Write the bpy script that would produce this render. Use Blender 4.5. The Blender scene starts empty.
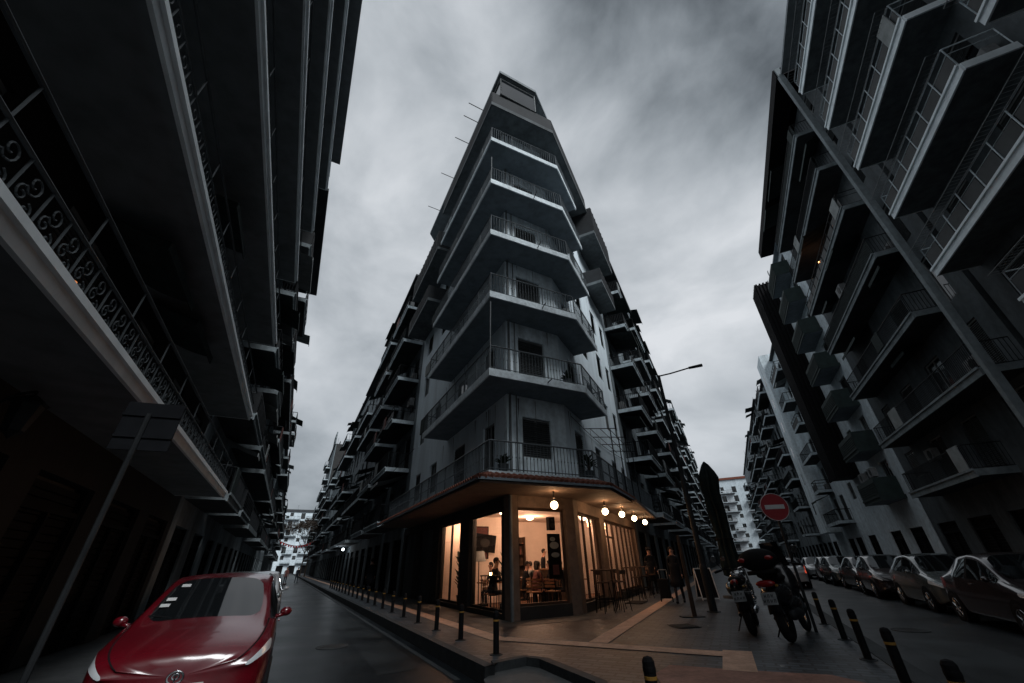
import bpy, bmesh, math, random
from math import sin, cos, pi, radians, sqrt
from mathutils import Vector, Matrix
V = Vector
sc = bpy.context.scene
col = sc.collection

# ------------------------------------------------------------------ camera, sky, sun, exposure
FPX, PITCH, ROLL, CAMZ = 383.93, 0.5256, -0.0251, 1.3
cam_d = bpy.data.cameras.new('camera'); cam = bpy.data.objects.new('camera', cam_d); col.objects.link(cam)
Fw = V((0, cos(PITCH), sin(PITCH))); R0 = V((1, 0, 0)); U0 = V((0, -sin(PITCH), cos(PITCH)))
Rr = R0 * cos(ROLL) + U0 * sin(ROLL); Ur = -R0 * sin(ROLL) + U0 * cos(ROLL)
cam.matrix_world = Matrix(((Rr.x, Ur.x, -Fw.x, 0), (Rr.y, Ur.y, -Fw.y, 0), (Rr.z, Ur.z, -Fw.z, CAMZ), (0, 0, 0, 1)))
cam_d.sensor_fit = 'HORIZONTAL'; cam_d.sensor_width = 36; cam_d.lens = FPX / 1024 * 36
cam_d.clip_start = 0.05; cam_d.clip_end = 3000
sc.camera = cam
SUN_EL, SUN_AZ = 44, 145
world = bpy.data.worlds.new('World'); sc.world = world; world.use_nodes = True
wn = world.node_tree; wn.nodes.clear()
def N(t, typ, **kw):
    n = t.nodes.new(typ)
    for k, v in kw.items(): setattr(n, k, v)
    return n
wo = N(wn, 'ShaderNodeOutputWorld'); bg = N(wn, 'ShaderNodeBackground'); wn.links.new(bg.outputs[0], wo.inputs[0])
sky = N(wn, 'ShaderNodeTexSky', sky_type='NISHITA', sun_disc=False)
sky.sun_elevation = radians(SUN_EL); sky.sun_rotation = radians(SUN_AZ)
tc = N(wn, 'ShaderNodeTexCoord'); sep = N(wn, 'ShaderNodeSeparateXYZ'); wn.links.new(tc.outputs['Generated'], sep.inputs[0])
def M_(t, op, a, b=None, c=None):
    n = N(t, 'ShaderNodeMath', operation=op)
    for i, v in enumerate((a, b, c)):
        if v is None: continue
        if isinstance(v, (int, float)): n.inputs[i].default_value = v
        else: t.links.new(v, n.inputs[i])
    return n.outputs[0]
zz = M_(wn, 'ADD', M_(wn, 'MAXIMUM', sep.outputs['Z'], 0.0), 1.0)
cx = M_(wn, 'DIVIDE', sep.outputs['X'], zz); cy = M_(wn, 'DIVIDE', sep.outputs['Y'], zz)
cmb = N(wn, 'ShaderNodeCombineXYZ'); wn.links.new(cx, cmb.inputs[0]); wn.links.new(cy, cmb.inputs[1])
n1 = N(wn, 'ShaderNodeTexNoise'); n1.inputs['Scale'].default_value = 2.6; n1.inputs['Detail'].default_value = 7; n1.inputs['Roughness'].default_value = .52; n1.inputs['Distortion'].default_value = .25
mp = N(wn, 'ShaderNodeMapping'); mp.inputs['Location'].default_value = (2.35, .9, 0); mp.inputs['Scale'].default_value = (1, 1, 1.5)
wn.links.new(tc.outputs['Generated'], mp.inputs[0]); wn.links.new(mp.outputs[0], n1.inputs['Vector'])
# broad swell of dark cloud to the upper right, light break in the middle
def blob(dirv, k):
    d = V(dirv).normalized()
    dp = N(wn, 'ShaderNodeVectorMath', operation='DOT_PRODUCT'); wn.links.new(tc.outputs['Generated'], dp.inputs[0]); dp.inputs[1].default_value = d
    return M_(wn, 'POWER', M_(wn, 'MAXIMUM', dp.outputs['Value'], 0.0), k)
def pxdir(x, y): return (Fw * FPX + Rr * (x - 512) + Ur * (341.5 - y)).normalized()
dark1 = blob(pxdir(735, 20), 18); dark2 = blob(pxdir(420, 10), 50); light1 = blob(pxdir(470, 120), 30); light2 = blob(pxdir(690, 260), 16); dark3 = blob(pxdir(330, 420), 14)
val = M_(wn, 'MULTIPLY', M_(wn, 'SUBTRACT', n1.outputs['Fac'], .5), 1.15)
val = M_(wn, 'ADD', val, .56)
val = M_(wn, 'SUBTRACT', val, M_(wn, 'MULTIPLY', dark1, .5)); val = M_(wn, 'SUBTRACT', val, M_(wn, 'MULTIPLY', dark2, .06))
val = M_(wn, 'ADD', val, M_(wn, 'MULTIPLY', light1, .1)); val = M_(wn, 'ADD', val, M_(wn, 'MULTIPLY', light2, .12))
val = M_(wn, 'SUBTRACT', val, M_(wn, 'MULTIPLY', dark3, .08))
val = M_(wn, 'SUBTRACT', val, M_(wn, 'MULTIPLY', M_(wn, 'MAXIMUM', M_(wn, 'SUBTRACT', .42, sep.outputs['Z']), 0.0), .35))
val = M_(wn, 'MAXIMUM', M_(wn, 'MINIMUM', val, .74), .07)
cc = N(wn, 'ShaderNodeCombineXYZ')
for i_, (a_, b_) in enumerate(((.78, .24), (.92, .1), (1.04, 0))): wn.links.new(M_(wn, 'MULTIPLY', val, M_(wn, 'ADD', M_(wn, 'MULTIPLY', val, b_), a_)), cc.inputs[i_])
sk = N(wn, 'ShaderNodeVectorMath', operation='SCALE'); wn.links.new(sky.outputs[0], sk.inputs[0]); sk.inputs['Scale'].default_value = .004
ad = N(wn, 'ShaderNodeVectorMath', operation='ADD'); wn.links.new(cc.outputs[0], ad.inputs[0]); wn.links.new(sk.outputs[0], ad.inputs[1])
wn.links.new(ad.outputs[0], bg.inputs[0]); bg.inputs[1].default_value = 1.0
sd = bpy.data.lights.new('sun', 'SUN'); sd.energy = 3.0; sd.angle = radians(24); sd.color = (.95, .98, 1)
sun = bpy.data.objects.new('sun', sd); col.objects.link(sun)
sdir = V((sin(radians(SUN_AZ)) * cos(radians(SUN_EL)), cos(radians(SUN_AZ)) * cos(radians(SUN_EL)), sin(radians(SUN_EL))))
sun.rotation_euler = sdir.to_track_quat('Z', 'Y').to_euler(); sun.location = (0, -5, 40)
sc.view_settings.view_transform = 'Standard'; sc.view_settings.look = 'None'; sc.view_settings.gamma = 1; sc.view_settings.exposure = 0
sc.view_settings.use_curve_mapping = False
sc.cycles.max_bounces = 7; sc.cycles.diffuse_bounces = 4; sc.cycles.glossy_bounces = 3; sc.cycles.transmission_bounces = 4; sc.cycles.transparent_max_bounces = 8
sc.cycles.sample_clamp_indirect = 3; sc.cycles.use_denoising = True

# ------------------------------------------------------------------ frames of the two streets
TL, TR = -0.4831, 0.4558
dL = V((sin(TL), cos(TL), 0)); nL = V((cos(TL), -sin(TL), 0))
dR = V((sin(TR), cos(TR), 0)); nR = V((cos(TR), -sin(TR), 0))
def PL(s, u, z=0): return dL * s + nL * u + V((0, 0, z))
def PR(s, v, z=0): return dR * s + nR * v + V((0, 0, z))
ROADZ = -0.17

# ------------------------------------------------------------------ materials
MATS = {}
def mat(name, c, rough=.8, metal=0, var=.25, scale=3.0, streak=0, bump=0, spec=.3, c2=None, fine=0):
    if name in MATS: return MATS[name]
    m = bpy.data.materials.new(name); m.use_nodes = True; t = m.node_tree; b = t.nodes['Principled BSDF']
    b.inputs['Roughness'].default_value = rough; b.inputs['Metallic'].default_value = metal; b.inputs['Specular IOR Level'].default_value = spec
    g = N(t, 'ShaderNodeNewGeometry'); nz = N(t, 'ShaderNodeTexNoise'); nz.inputs['Scale'].default_value = scale; nz.inputs['Detail'].default_value = 6; nz.inputs['Roughness'].default_value = .65
    mpn = N(t, 'ShaderNodeMapping'); t.links.new(g.outputs['Position'], mpn.inputs[0]); t.links.new(mpn.outputs[0], nz.inputs['Vector'])
    if streak: mpn.inputs['Scale'].default_value = (1, 1, streak)
    r = N(t, 'ShaderNodeValToRGB'); t.links.new(nz.outputs['Fac'], r.inputs[0])
    c = V(c[:3]); lo = c * (1 - var); hi = c2 if c2 else c * (1 + var * .6)
    r.color_ramp.elements[0].position = .32; r.color_ramp.elements[1].position = .68
    r.color_ramp.elements[0].color = (*lo, 1); r.color_ramp.elements[1].color = (*hi, 1)
    out = r.outputs[0]
    if fine:
        n2 = N(t, 'ShaderNodeTexNoise'); n2.inputs['Scale'].default_value = fine; n2.inputs['Detail'].default_value = 4; t.links.new(g.outputs['Position'], n2.inputs['Vector'])
        mm = N(t, 'ShaderNodeMix', data_type='RGBA', blend_type='MULTIPLY'); mm.inputs[0].default_value = .7; t.links.new(out, mm.inputs[6])
        r2 = N(t, 'ShaderNodeValToRGB'); r2.color_ramp.elements[0].position = .3; r2.color_ramp.elements[1].position = .6; r2.color_ramp.elements[0].color = (.68, .68, .68, 1); t.links.new(n2.outputs['Fac'], r2.inputs[0]); t.links.new(r2.outputs[0], mm.inputs[7]); out = mm.outputs[2]
    t.links.new(out, b.inputs['Base Color'])
    if bump:
        bp = N(t, 'ShaderNodeBump'); bp.inputs['Strength'].default_value = bump; bp.inputs['Distance'].default_value = .02
        n3 = N(t, 'ShaderNodeTexNoise'); n3.inputs['Scale'].default_value = 40; n3.inputs['Detail'].default_value = 3; t.links.new(g.outputs['Position'], n3.inputs['Vector'])
        t.links.new(n3.outputs['Fac'], bp.inputs['Height']); t.links.new(bp.outputs[0], b.inputs['Normal'])
    MATS[name] = m; return m
def emit(name, c, s):
    if name in MATS: return MATS[name]
    m = bpy.data.materials.new(name); m.use_nodes = True; b = m.node_tree.nodes['Principled BSDF']
    b.inputs['Base Color'].default_value = (*c, 1); b.inputs['Emission Color'].default_value = (*c, 1); b.inputs['Emission Strength'].default_value = s
    MATS[name] = m; return m
def glassmat(name, c=(.01, .012, .014), rough=.05, alpha=None, spec=.6):
    if name in MATS: return MATS[name]
    m = bpy.data.materials.new(name); m.use_nodes = True; t = m.node_tree; b = t.nodes['Principled BSDF']
    b.inputs['Base Color'].default_value = (*c, 1); b.inputs['Roughness'].default_value = rough; b.inputs['Specular IOR Level'].default_value = spec
    if alpha is not None:
        tr = N(t, 'ShaderNodeBsdfTransparent'); gl = N(t, 'ShaderNodeBsdfGlossy'); gl.inputs['Roughness'].default_value = rough
        mx = N(t, 'ShaderNodeMixShader'); fr = N(t, 'ShaderNodeFresnel'); fr.inputs[0].default_value = 1.45; gb = N(t, 'ShaderNodeNewGeometry')
        t.links.new(M_(t, 'MULTIPLY', fr.outputs[0], M_(t, 'SUBTRACT', 1.0, gb.outputs['Backfacing'])), mx.inputs[0]); t.links.new(tr.outputs[0], mx.inputs[1]); t.links.new(gl.outputs[0], mx.inputs[2]); tr.inputs[0].default_value = (alpha, alpha, alpha, 1)
        t.links.new(mx.outputs[0], t.nodes['Material Output'].inputs[0])
    MATS[name] = m; return m
mat('pale', (.78, .88, .93), var=.3, scale=1.6, streak=.14, fine=5, bump=.1)
mat('white', (.64, .73, .78), var=.2, scale=1.2, streak=.3, fine=4)
mat('grey', (.2, .235, .25), var=.4, scale=1.1, streak=.3, fine=5)
mat('dark', (.075, .088, .096), var=.4, scale=1.3, streak=.3, fine=5)
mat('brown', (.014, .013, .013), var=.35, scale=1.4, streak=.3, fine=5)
mat('slab', (.2, .235, .25), var=.35, scale=1.5, fine=7)
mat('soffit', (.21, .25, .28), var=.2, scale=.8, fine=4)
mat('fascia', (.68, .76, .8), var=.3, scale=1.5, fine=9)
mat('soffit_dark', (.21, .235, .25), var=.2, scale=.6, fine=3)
mat('edgewhite', (.8, .87, .9), var=.15, scale=1.5, streak=.4)
mat('palewhite', (.76, .86, .92), var=.16, scale=.9, streak=.3)
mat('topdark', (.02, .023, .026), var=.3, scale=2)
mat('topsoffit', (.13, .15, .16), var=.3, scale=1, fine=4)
mat('rowgrey', (.18, .215, .235), var=.5, scale=.9, streak=.3, fine=3)
mat('rowpale', (.34, .4, .43), var=.45, scale=.8, streak=.3, fine=3)
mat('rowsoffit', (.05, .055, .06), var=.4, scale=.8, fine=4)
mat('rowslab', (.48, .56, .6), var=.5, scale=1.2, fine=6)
mat('iron', (.02, .022, .024), rough=.5, var=.3, spec=.08)
mat('ironmid', (.05, .057, .062), rough=.6, var=.3, spec=.15)
mat('ironpale', (.1, .115, .125), rough=.5, var=.3)
mat('ironlight', (.16, .175, .18), rough=.6, var=.3)
mat('panelglass', (.022, .026, .028), rough=.6, var=.4, scale=2)
mat('shutter', (.055, .06, .062), var=.4, scale=2, streak=8)
mat('shutterlight', (.2, .21, .21), var=.3, scale=2)
mat('wood', (.05, .03, .02), var=.4, scale=3)
mat('woodwarm', (.2, .1, .05), var=.3, scale=3)
mat('clothdark', (.035, .045, .045), var=.35, scale=4, spec=.08)
mat('clothpale', (.25, .27, .27), var=.3, scale=2)
mat('clothgreen', (.03, .046, .045), var=.35, scale=2)
mat('clothred', (.12, .045, .04), var=.35, scale=2)
mat('acwhite', (.22, .23, .235), var=.3, scale=4, fine=12)
mat('black', (.008, .008, .009), rough=.75, var=.3, spec=.08)
mat('rubber', (.015, .015, .015), rough=.9, var=.2, spec=.08)
mat('chrome', (.5, .52, .54), rough=.22, metal=1, var=.15)
mat('terracotta', (.2, .07, .045), var=.35, scale=5, fine=12)
mat('storewall', (.17, .125, .1), var=.2, scale=2, fine=6)
mat('storedark', (.03, .03, .03), var=.3, scale=2)
mat('interiorwall', (.76, .63, .54), var=.12, scale=1.2)
mat('interiorfloor', (.12, .06, .035), var=.3, scale=4)
mat('parasolcloth', (.01, .016, .016), var=.35, scale=3, spec=.08)
mat('leaf', (.02, .04, .02), var=.5, scale=20)
mat('bark', (.05, .038, .03), var=.4, scale=10)
mat('skin', (.35, .2, .15), var=.05)
mat('hair', (.015, .012, .01), var=.2)
mat('coat', (.012, .013, .016), var=.3, spec=.08)
mat('trousers', (.02, .022, .03), var=.3, spec=.08)
mat('signred', (.26, .012, .018), rough=.5, var=.12)
mat('signwhite', (.5, .5, .5), rough=.5, var=.1)
mat('signback', (.01, .011, .013), rough=.8, var=.3, spec=.05)
mat('yellow', (.3, .16, .03), rough=.6, var=.2)
mat('tactile', (.5, .33, .24), var=.25, scale=4, fine=25, bump=.4)
mat('redtile', (.28, .15, .115), var=.3, scale=3, fine=20, bump=.3)
mat('kerbstone', (.035, .04, .043), var=.35, scale=4, fine=20)
mat('apron', (.085, .09, .092), var=.3, scale=1.5, fine=8)
mat('ground', (.04, .042, .045), var=.3, scale=.5)
glassmat('glass'); glassmat('carglass', (.006, .007, .008), .03, spec=.8); glassmat('clearglass', alpha=.92, rough=.02)
glassmat('headlightglass', (.55, .58, .6), .1, spec=.8)
mat('tailred', (.22, .006, .006), rough=.25, var=.1, spec=.6)
emit('lampglow', (1, .72, .42), 16.0); emit('bulb', (1, .42, .14), 9.0); emit('taillit', (1, .12, .06), 0.5); emit('interiorlamp', (1, .72, .5), 9.0); emit('coldlight', (.8, .92, 1), 6.0); emit('candle', (1, .6, .25), 20.0); emit('orangeglow', (1, .35, .12), .8)
def carpaint(name, c, rough=.25, metal=.0):
    m = mat(name, c, rough=rough, var=.12, scale=6, metal=metal, spec=.5); b = m.node_tree.nodes['Principled BSDF']; b.inputs['Coat Weight'].default_value = .6; b.inputs['Coat Roughness'].default_value = .08; return m
carpaint('paintred', (.1, .0025, .007)); carpaint('paintsilver', (.11, .125, .125), metal=.4); carpaint('paintdark', (.02, .013, .014)); carpaint('paintblack', (.008, .008, .009)); carpaint('paintgrey', (.03, .033, .036)); carpaint('paintwhite', (.24, .25, .26))
# asphalt: patchy, damp
def asphalt():
    m = bpy.data.materials.new('asphalt'); m.use_nodes = True; t = m.node_tree; b = t.nodes['Principled BSDF']; b.inputs['Specular IOR Level'].default_value = .22
    g = N(t, 'ShaderNodeNewGeometry'); a = N(t, 'ShaderNodeTexNoise'); a.inputs['Scale'].default_value = .7; a.inputs['Detail'].default_value = 5; t.links.new(g.outputs['Position'], a.inputs['Vector'])
    f = N(t, 'ShaderNodeTexNoise'); f.inputs['Scale'].default_value = 60; f.inputs['Detail'].default_value = 2; t.links.new(g.outputs['Position'], f.inputs['Vector'])
    r = N(t, 'ShaderNodeValToRGB'); r.color_ramp.elements[0].position = .3; r.color_ramp.elements[1].position = .7; r.color_ramp.elements[0].color = (.004, .006, .008, 1); r.color_ramp.elements[1].color = (.016, .022, .026, 1)
    t.links.new(a.outputs['Fac'], r.inputs[0]); mx = N(t, 'ShaderNodeMix', data_type='RGBA', blend_type='MULTIPLY'); mx.inputs[0].default_value = .5; t.links.new(r.outputs[0], mx.inputs[6]); t.links.new(f.outputs['Color'], mx.inputs[7])
    t.links.new(mx.outputs[2], b.inputs['Base Color'])
    rr = N(t, 'ShaderNodeMapRange'); rr.inputs[3].default_value = .2; rr.inputs[4].default_value = .5; t.links.new(a.outputs['Fac'], rr.inputs[0]); t.links.new(rr.outputs[0], b.inputs['Roughness'])
    bp = N(t, 'ShaderNodeBump'); bp.inputs['Strength'].default_value = .5; bp.inputs['Distance'].default_value = .01; t.links.new(f.outputs['Fac'], bp.inputs['Height']); t.links.new(bp.outputs[0], b.inputs['Normal'])
    MATS['asphalt'] = m
asphalt()
def setts():
    m = bpy.data.materials.new('setts'); m.use_nodes = True; t = m.node_tree; b = t.nodes['Principled BSDF']; b.inputs['Specular IOR Level'].default_value = .35
    g = N(t, 'ShaderNodeNewGeometry'); mp = N(t, 'ShaderNodeMapping'); mp.inputs['Rotation'].default_value = (0, 0, -radians(90) + TR + radians(90)); t.links.new(g.outputs['Position'], mp.inputs[0])
    br = N(t, 'ShaderNodeTexBrick'); br.inputs['Scale'].default_value = 1; br.inputs['Brick Width'].default_value = .3; br.inputs['Row Height'].default_value = .15; br.inputs['Mortar Size'].default_value = .016; br.offset = .5
    br.inputs['Color1'].default_value = (.019, .026, .033, 1); br.inputs['Color2'].default_value = (.068, .083, .098, 1); br.inputs['Mortar'].default_value = (.008, .009, .01, 1); t.links.new(mp.outputs[0], br.inputs['Vector'])
    a = N(t, 'ShaderNodeTexNoise'); a.inputs['Scale'].default_value = .9; a.inputs['Detail'].default_value = 6; t.links.new(g.outputs['Position'], a.inputs['Vector'])
    r = N(t, 'ShaderNodeValToRGB'); r.color_ramp.elements[0].position = .3; r.color_ramp.elements[1].position = .65; r.color_ramp.elements[0].color = (.55, .55, .55, 1); t.links.new(a.outputs['Fac'], r.inputs[0])
    mx = N(t, 'ShaderNodeMix', data_type='RGBA', blend_type='MULTIPLY'); mx.inputs[0].default_value = 1; t.links.new(br.outputs['Color'], mx.inputs[6]); t.links.new(r.outputs[0], mx.inputs[7]); t.links.new(mx.outputs[2], b.inputs['Base Color'])
    b.inputs['Roughness'].default_value = .55
    bp = N(t, 'ShaderNodeBump'); bp.inputs['Strength'].default_value = .6; bp.inputs['Distance'].default_value = .01; bp.invert = True; t.links.new(br.outputs['Fac'], bp.inputs['Height']); t.links.new(bp.outputs[0], b.inputs['Normal'])
    MATS['setts'] = m
setts()

# ------------------------------------------------------------------ mesh helpers
class MB:
    def __init__(s, X=None):   # X: maps local (a, o, z) to mesh coordinates
        s.v = []; s.f = []; s.mi = []; s.X = X or (lambda a, o, z: V((a, o, z))); s.cur = 0
    def add(s, vs, fs):
        n = len(s.v); s.v += [s.X(*p) for p in vs]; s.f += [tuple(i + n for i in f) for f in fs]; s.mi += [s.cur] * len(fs); return s
    def box(s, a0, a1, o0, o1, z0, z1):
        return s.add([(a0, o0, z0), (a1, o0, z0), (a1, o1, z0), (a0, o1, z0), (a0, o0, z1), (a1, o0, z1), (a1, o1, z1), (a0, o1, z1)],
                     [(3, 2, 1, 0), (4, 5, 6, 7), (0, 1, 5, 4), (1, 2, 6, 5), (2, 3, 7, 6), (3, 0, 4, 7)])
    def tube(s, p, q, r, n=6, r2=None):
        p = V(p); q = V(q); d = (q - p)
        if d.length < 1e-6: return s
        d.normalize(); a = d.cross(V((0, 0, 1)) if abs(d.z) < .9 else V((1, 0, 0))).normalized(); b = d.cross(a); r2 = r if r2 is None else r2
        vs = [tuple(p + (a * cos(2 * pi * i / n) + b * sin(2 * pi * i / n)) * r) for i in range(n)] + [tuple(q + (a * cos(2 * pi * i / n) + b * sin(2 * pi * i / n)) * r2) for i in range(n)]
        return s.add(vs, [(i, (i + 1) % n, n + (i + 1) % n, n + i) for i in range(n)] + [tuple(range(n))[::-1], tuple(range(n, 2 * n))])
    def path(s, pts, r, n=6):
        for i in range(len(pts) - 1): s.tube(pts[i], pts[i + 1], r, n)
        return s
    def lathe(s, prof, c=(0, 0, 0), n=16, axis='z'):
        vs = []; fs = []; m = len(prof)
        for i in range(n):
            a = 2 * pi * i / n
            for r, h in prof:
                p = {'z': (r * cos(a), r * sin(a), h), 'x': (h, r * cos(a), r * sin(a)), 'y': (r * cos(a), h, r * sin(a))}[axis]
                vs.append((p[0] + c[0], p[1] + c[1], p[2] + c[2]))
        for i in range(n):
            for j in range(m - 1):
                k = (i + 1) % n; fs.append((i * m + j, k * m + j, k * m + j + 1, i * m + j + 1))
        fs.append(tuple(i * m for i in range(n))[::-1]); fs.append(tuple(i * m + m - 1 for i in range(n)))
        return s.add(vs, fs)
    def ball(s, c, rx, ry=None, rz=None, n=12, m=8):
        ry = ry or rx; rz = rz or rx; vs = []; fs = []
        for j in range(1, m):
            t = pi * j / m
            for i in range(n):
                a = 2 * pi * i / n; vs.append((c[0] + rx * sin(t) * cos(a), c[1] + ry * sin(t) * sin(a), c[2] + rz * cos(t)))
        T = len(vs); vs += [(c[0], c[1], c[2] + rz), (c[0], c[1], c[2] - rz)]
        for j in range(m - 2):
            for i in range(n): k = (i + 1) % n; fs.append((j * n + i, (j + 1) * n + i, (j + 1) * n + k, j * n + k))
        for i in range(n): k = (i + 1) % n; fs.append((T, i, k)); fs.append((T + 1, (m - 2) * n + k, (m - 2) * n + i))
        return s.add(vs, fs)
    def torus(s, c, R, r, axis='y', n=24, m=8, sq=1.0):
        vs = []; fs = []
        for i in range(n):
            a = 2 * pi * i / n
            for j in range(m):
                b = 2 * pi * j / m; rad = R + r * cos(b); h = r * sq * sin(b)
                p = {'y': (rad * cos(a), h, rad * sin(a)), 'z': (rad * cos(a), rad * sin(a), h), 'x': (h, rad * cos(a), rad * sin(a))}[axis]
                vs.append((p[0] + c[0], p[1] + c[1], p[2] + c[2]))
        for i in range(n):
            for j in range(m): k = (i + 1) % n; l = (j + 1) % m; fs.append((i * m + j, k * m + j, k * m + l, i * m + l))
        return s.add(vs, fs)
    def prism(s, poly, z0, z1):
        n = len(poly); return s.add([(x, y, z0) for x, y in poly] + [(x, y, z1) for x, y in poly], [tuple(range(n))[::-1], tuple(range(n, 2 * n))] + [(i, (i + 1) % n, n + (i + 1) % n, n + i) for i in range(n)])
    def build(s, name, m, parent=None, loc=None, smooth=False, bevel=0):
        me = bpy.data.meshes.new(name); me.from_pydata([tuple(p) for p in s.v], [], s.f)
        ms = m if isinstance(m, (list, tuple)) else [m]
        for k in ms: me.materials.append(MATS[k])
        for p, i in zip(me.polygons, s.mi): p.material_index = i
        bm = bmesh.new(); bm.from_mesh(me); bmesh.ops.recalc_face_normals(bm, faces=bm.faces)
        if bevel: bmesh.ops.bevel(bm, geom=bm.edges[:], offset=bevel, segments=2, affect='EDGES', profile=.5)
        bm.to_mesh(me); bm.free()
        if smooth:
            for p in me.polygons: p.use_smooth = True
        o = bpy.data.objects.new(name, me); col.objects.link(o)
        if parent: reg(o, parent)
        if loc is not None: o.location = loc
        return o
def tag(o, label=None, cat=None, group=None, kind=None):
    if label: o['label'] = label
    if cat: o['category'] = cat
    if group: o['group'] = group
    if kind: o['kind'] = kind
    return o
def empty(name, loc, rz=0, label=None, cat=None, group=None):
    o = bpy.data.objects.new(name, None); col.objects.link(o); o.location = loc; o.rotation_euler = (0, 0, rz); o.empty_display_size = .3
    return tag(o, label, cat, group)
KIDS = {}
def reg(o, parent):
    o.parent = parent; KIDS.setdefault(parent.name, []).append(o); return o
def dup(o, parent=None, loc=None, rz=None, label=None):
    c = o.copy(); col.objects.link(c)
    if parent is not None: reg(c, parent)
    if loc is not None: c.location = loc
    if rz is not None: c.rotation_euler = (0, 0, rz)
    if label: c['label'] = label
    for ch in list(KIDS.get(o.name, [])): dup(ch, c)
    return c
def struct(o): o['kind'] = 'structure'; return o
def bake(o, subs=0):   # evaluate modifiers into plain mesh
    dg = bpy.context.evaluated_depsgraph_get(); dg.update(); me = bpy.data.meshes.new_from_object(o.evaluated_get(dg)); o.modifiers.clear(); o.data = me
    for p in me.polygons: p.use_smooth = True
    return o

# ------------------------------------------------------------------ ground, roads, pavements
def sheet(name, poly, z, m, thick=None):
    mb = MB()
    if thick: mb.prism(poly, z - thick, z)
    else: mb.add([(x, y, z) for x, y in poly], [tuple(range(len(poly)))])
    o = mb.build(name, m); 
    if not thick:
        if o.data.polygons[0].normal.z < 0: o.data.flip_normals()
    return struct(o)
def xy(p): return (p.x, p.y)
sheet('ground', [(-900, -300), (900, -300), (900, 1200), (-900, 1200)], -0.3, 'ground')
LROAD = -.21
sheet('road', [xy(PL(-25, -2.0)), xy(PL(-25, 8)), xy(PL(6, 8)), xy(PL(12, 3.6)), xy(PL(240, 3.6)), xy(PL(240, -2.0))], LROAD, 'asphalt')
sheet('road', [xy(PR(-22, 0)), xy(PR(-22, 12)), xy(PR(240, 12)), xy(PR(240, 0))], ROADZ, 'asphalt')
K = [(PL(240, 2.95)), PL(6.66, 2.93), V((-.35, 7.54, 0)), V((.1, 7.87, 0)), V((.32, 7.7, 0)), V((.95, 6.28, 0)), V((.8, 5.2, 0)), V((.55, 3.3, 0)), V((1.2, 2.2, 0)), PR(3.2, 1.45), PR(4.6, 1.65), PR(240, 1.65)]
inner = [PR(240, -4), PR(30, -4), PL(30, 5.2), PL(240, 5.2)]
sheet('pavement', [xy(p) for p in K + inner], 0, 'setts', thick=.26)
def offset_line(pts, d):
    out = []
    for i, p in enumerate(pts):
        a = pts[max(i - 1, 0)]; b = pts[min(i + 1, len(pts) - 1)]; t = (b - a).normalized(); out.append(p + V((-t.y, t.x, 0)) * d)
    return out
Ko = offset_line(K, -.02); Ki = offset_line(K, .14)
mb = MB()
for i in range(len(K) - 1):
    mb.prism([xy(Ko[i]), xy(Ko[i + 1]), xy(Ki[i + 1]), xy(Ki[i])], LROAD - .02, .012)
struct(mb.build('kerb', 'kerbstone'))
sheet('side_pavement', [xy(PL(-25, -2.0)), xy(PL(240, -2.0)), xy(PL(240, -3.75)), xy(PL(-25, -3.75))], -.03, 'apron', thick=.2)
sheet('far_pavement', [xy(PR(-25, 7.2)), xy(PR(240, 7.2)), xy(PR(240, 10.3)), xy(PR(-25, 10.3))], -.02, 'apron', thick=.2)
# concrete apron in front of the cafe, guidance strips, ramp
sheet('apron_strip', [xy(PL(22, 4.75)), xy(PL(10.6, 4.75)), (-.32, 11.3), (2.3, 12.6), xy(PR(26, -3.25)), xy(PR(26, -4.28)), (1.8, 13.5), (-.2, 12.3), xy(PL(22, 5.5))], .006, 'apron')
def strip(p, q, w, z=.008, m='tactile', name='tactile_path'):
    t = (q - p).normalized(); n = V((-t.y, t.x, 0)) * w / 2; return sheet(name, [xy(p - n), xy(q - n), xy(q + n), xy(p + n)], z, m)
strip(PL(120, 4.12), PL(8.7, 4.12), .36)
strip(PL(8.75, 4.2), V((3.45, 7.6, 0)), .4, z=.011)
strip(V((1.45, 8.95, 0)), PR(70, -2.85), .36, z=.014)
strip(V((3.5, 7.9, 0)), V((2.9, 6.6, 0)), .42, z=.018)
sheet('ramp', [(1.75, 6.55), (2.12, 7.05), (3.05, 6.62), (3.9, 6.3), (4.2, 5.4), (1.6, 5.2)], .016, 'redtile')
# faint edge line on the left road
strip(PL(200, 2.72), PL(7.2, 2.7), .1, z=LROAD + .004, m='kerbstone', name='gutter_line')
strip(PR(200, 1.95), PR(6.2, 1.92), .22, z=ROADZ + .004, m='kerbstone', name='gutter_line')

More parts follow.
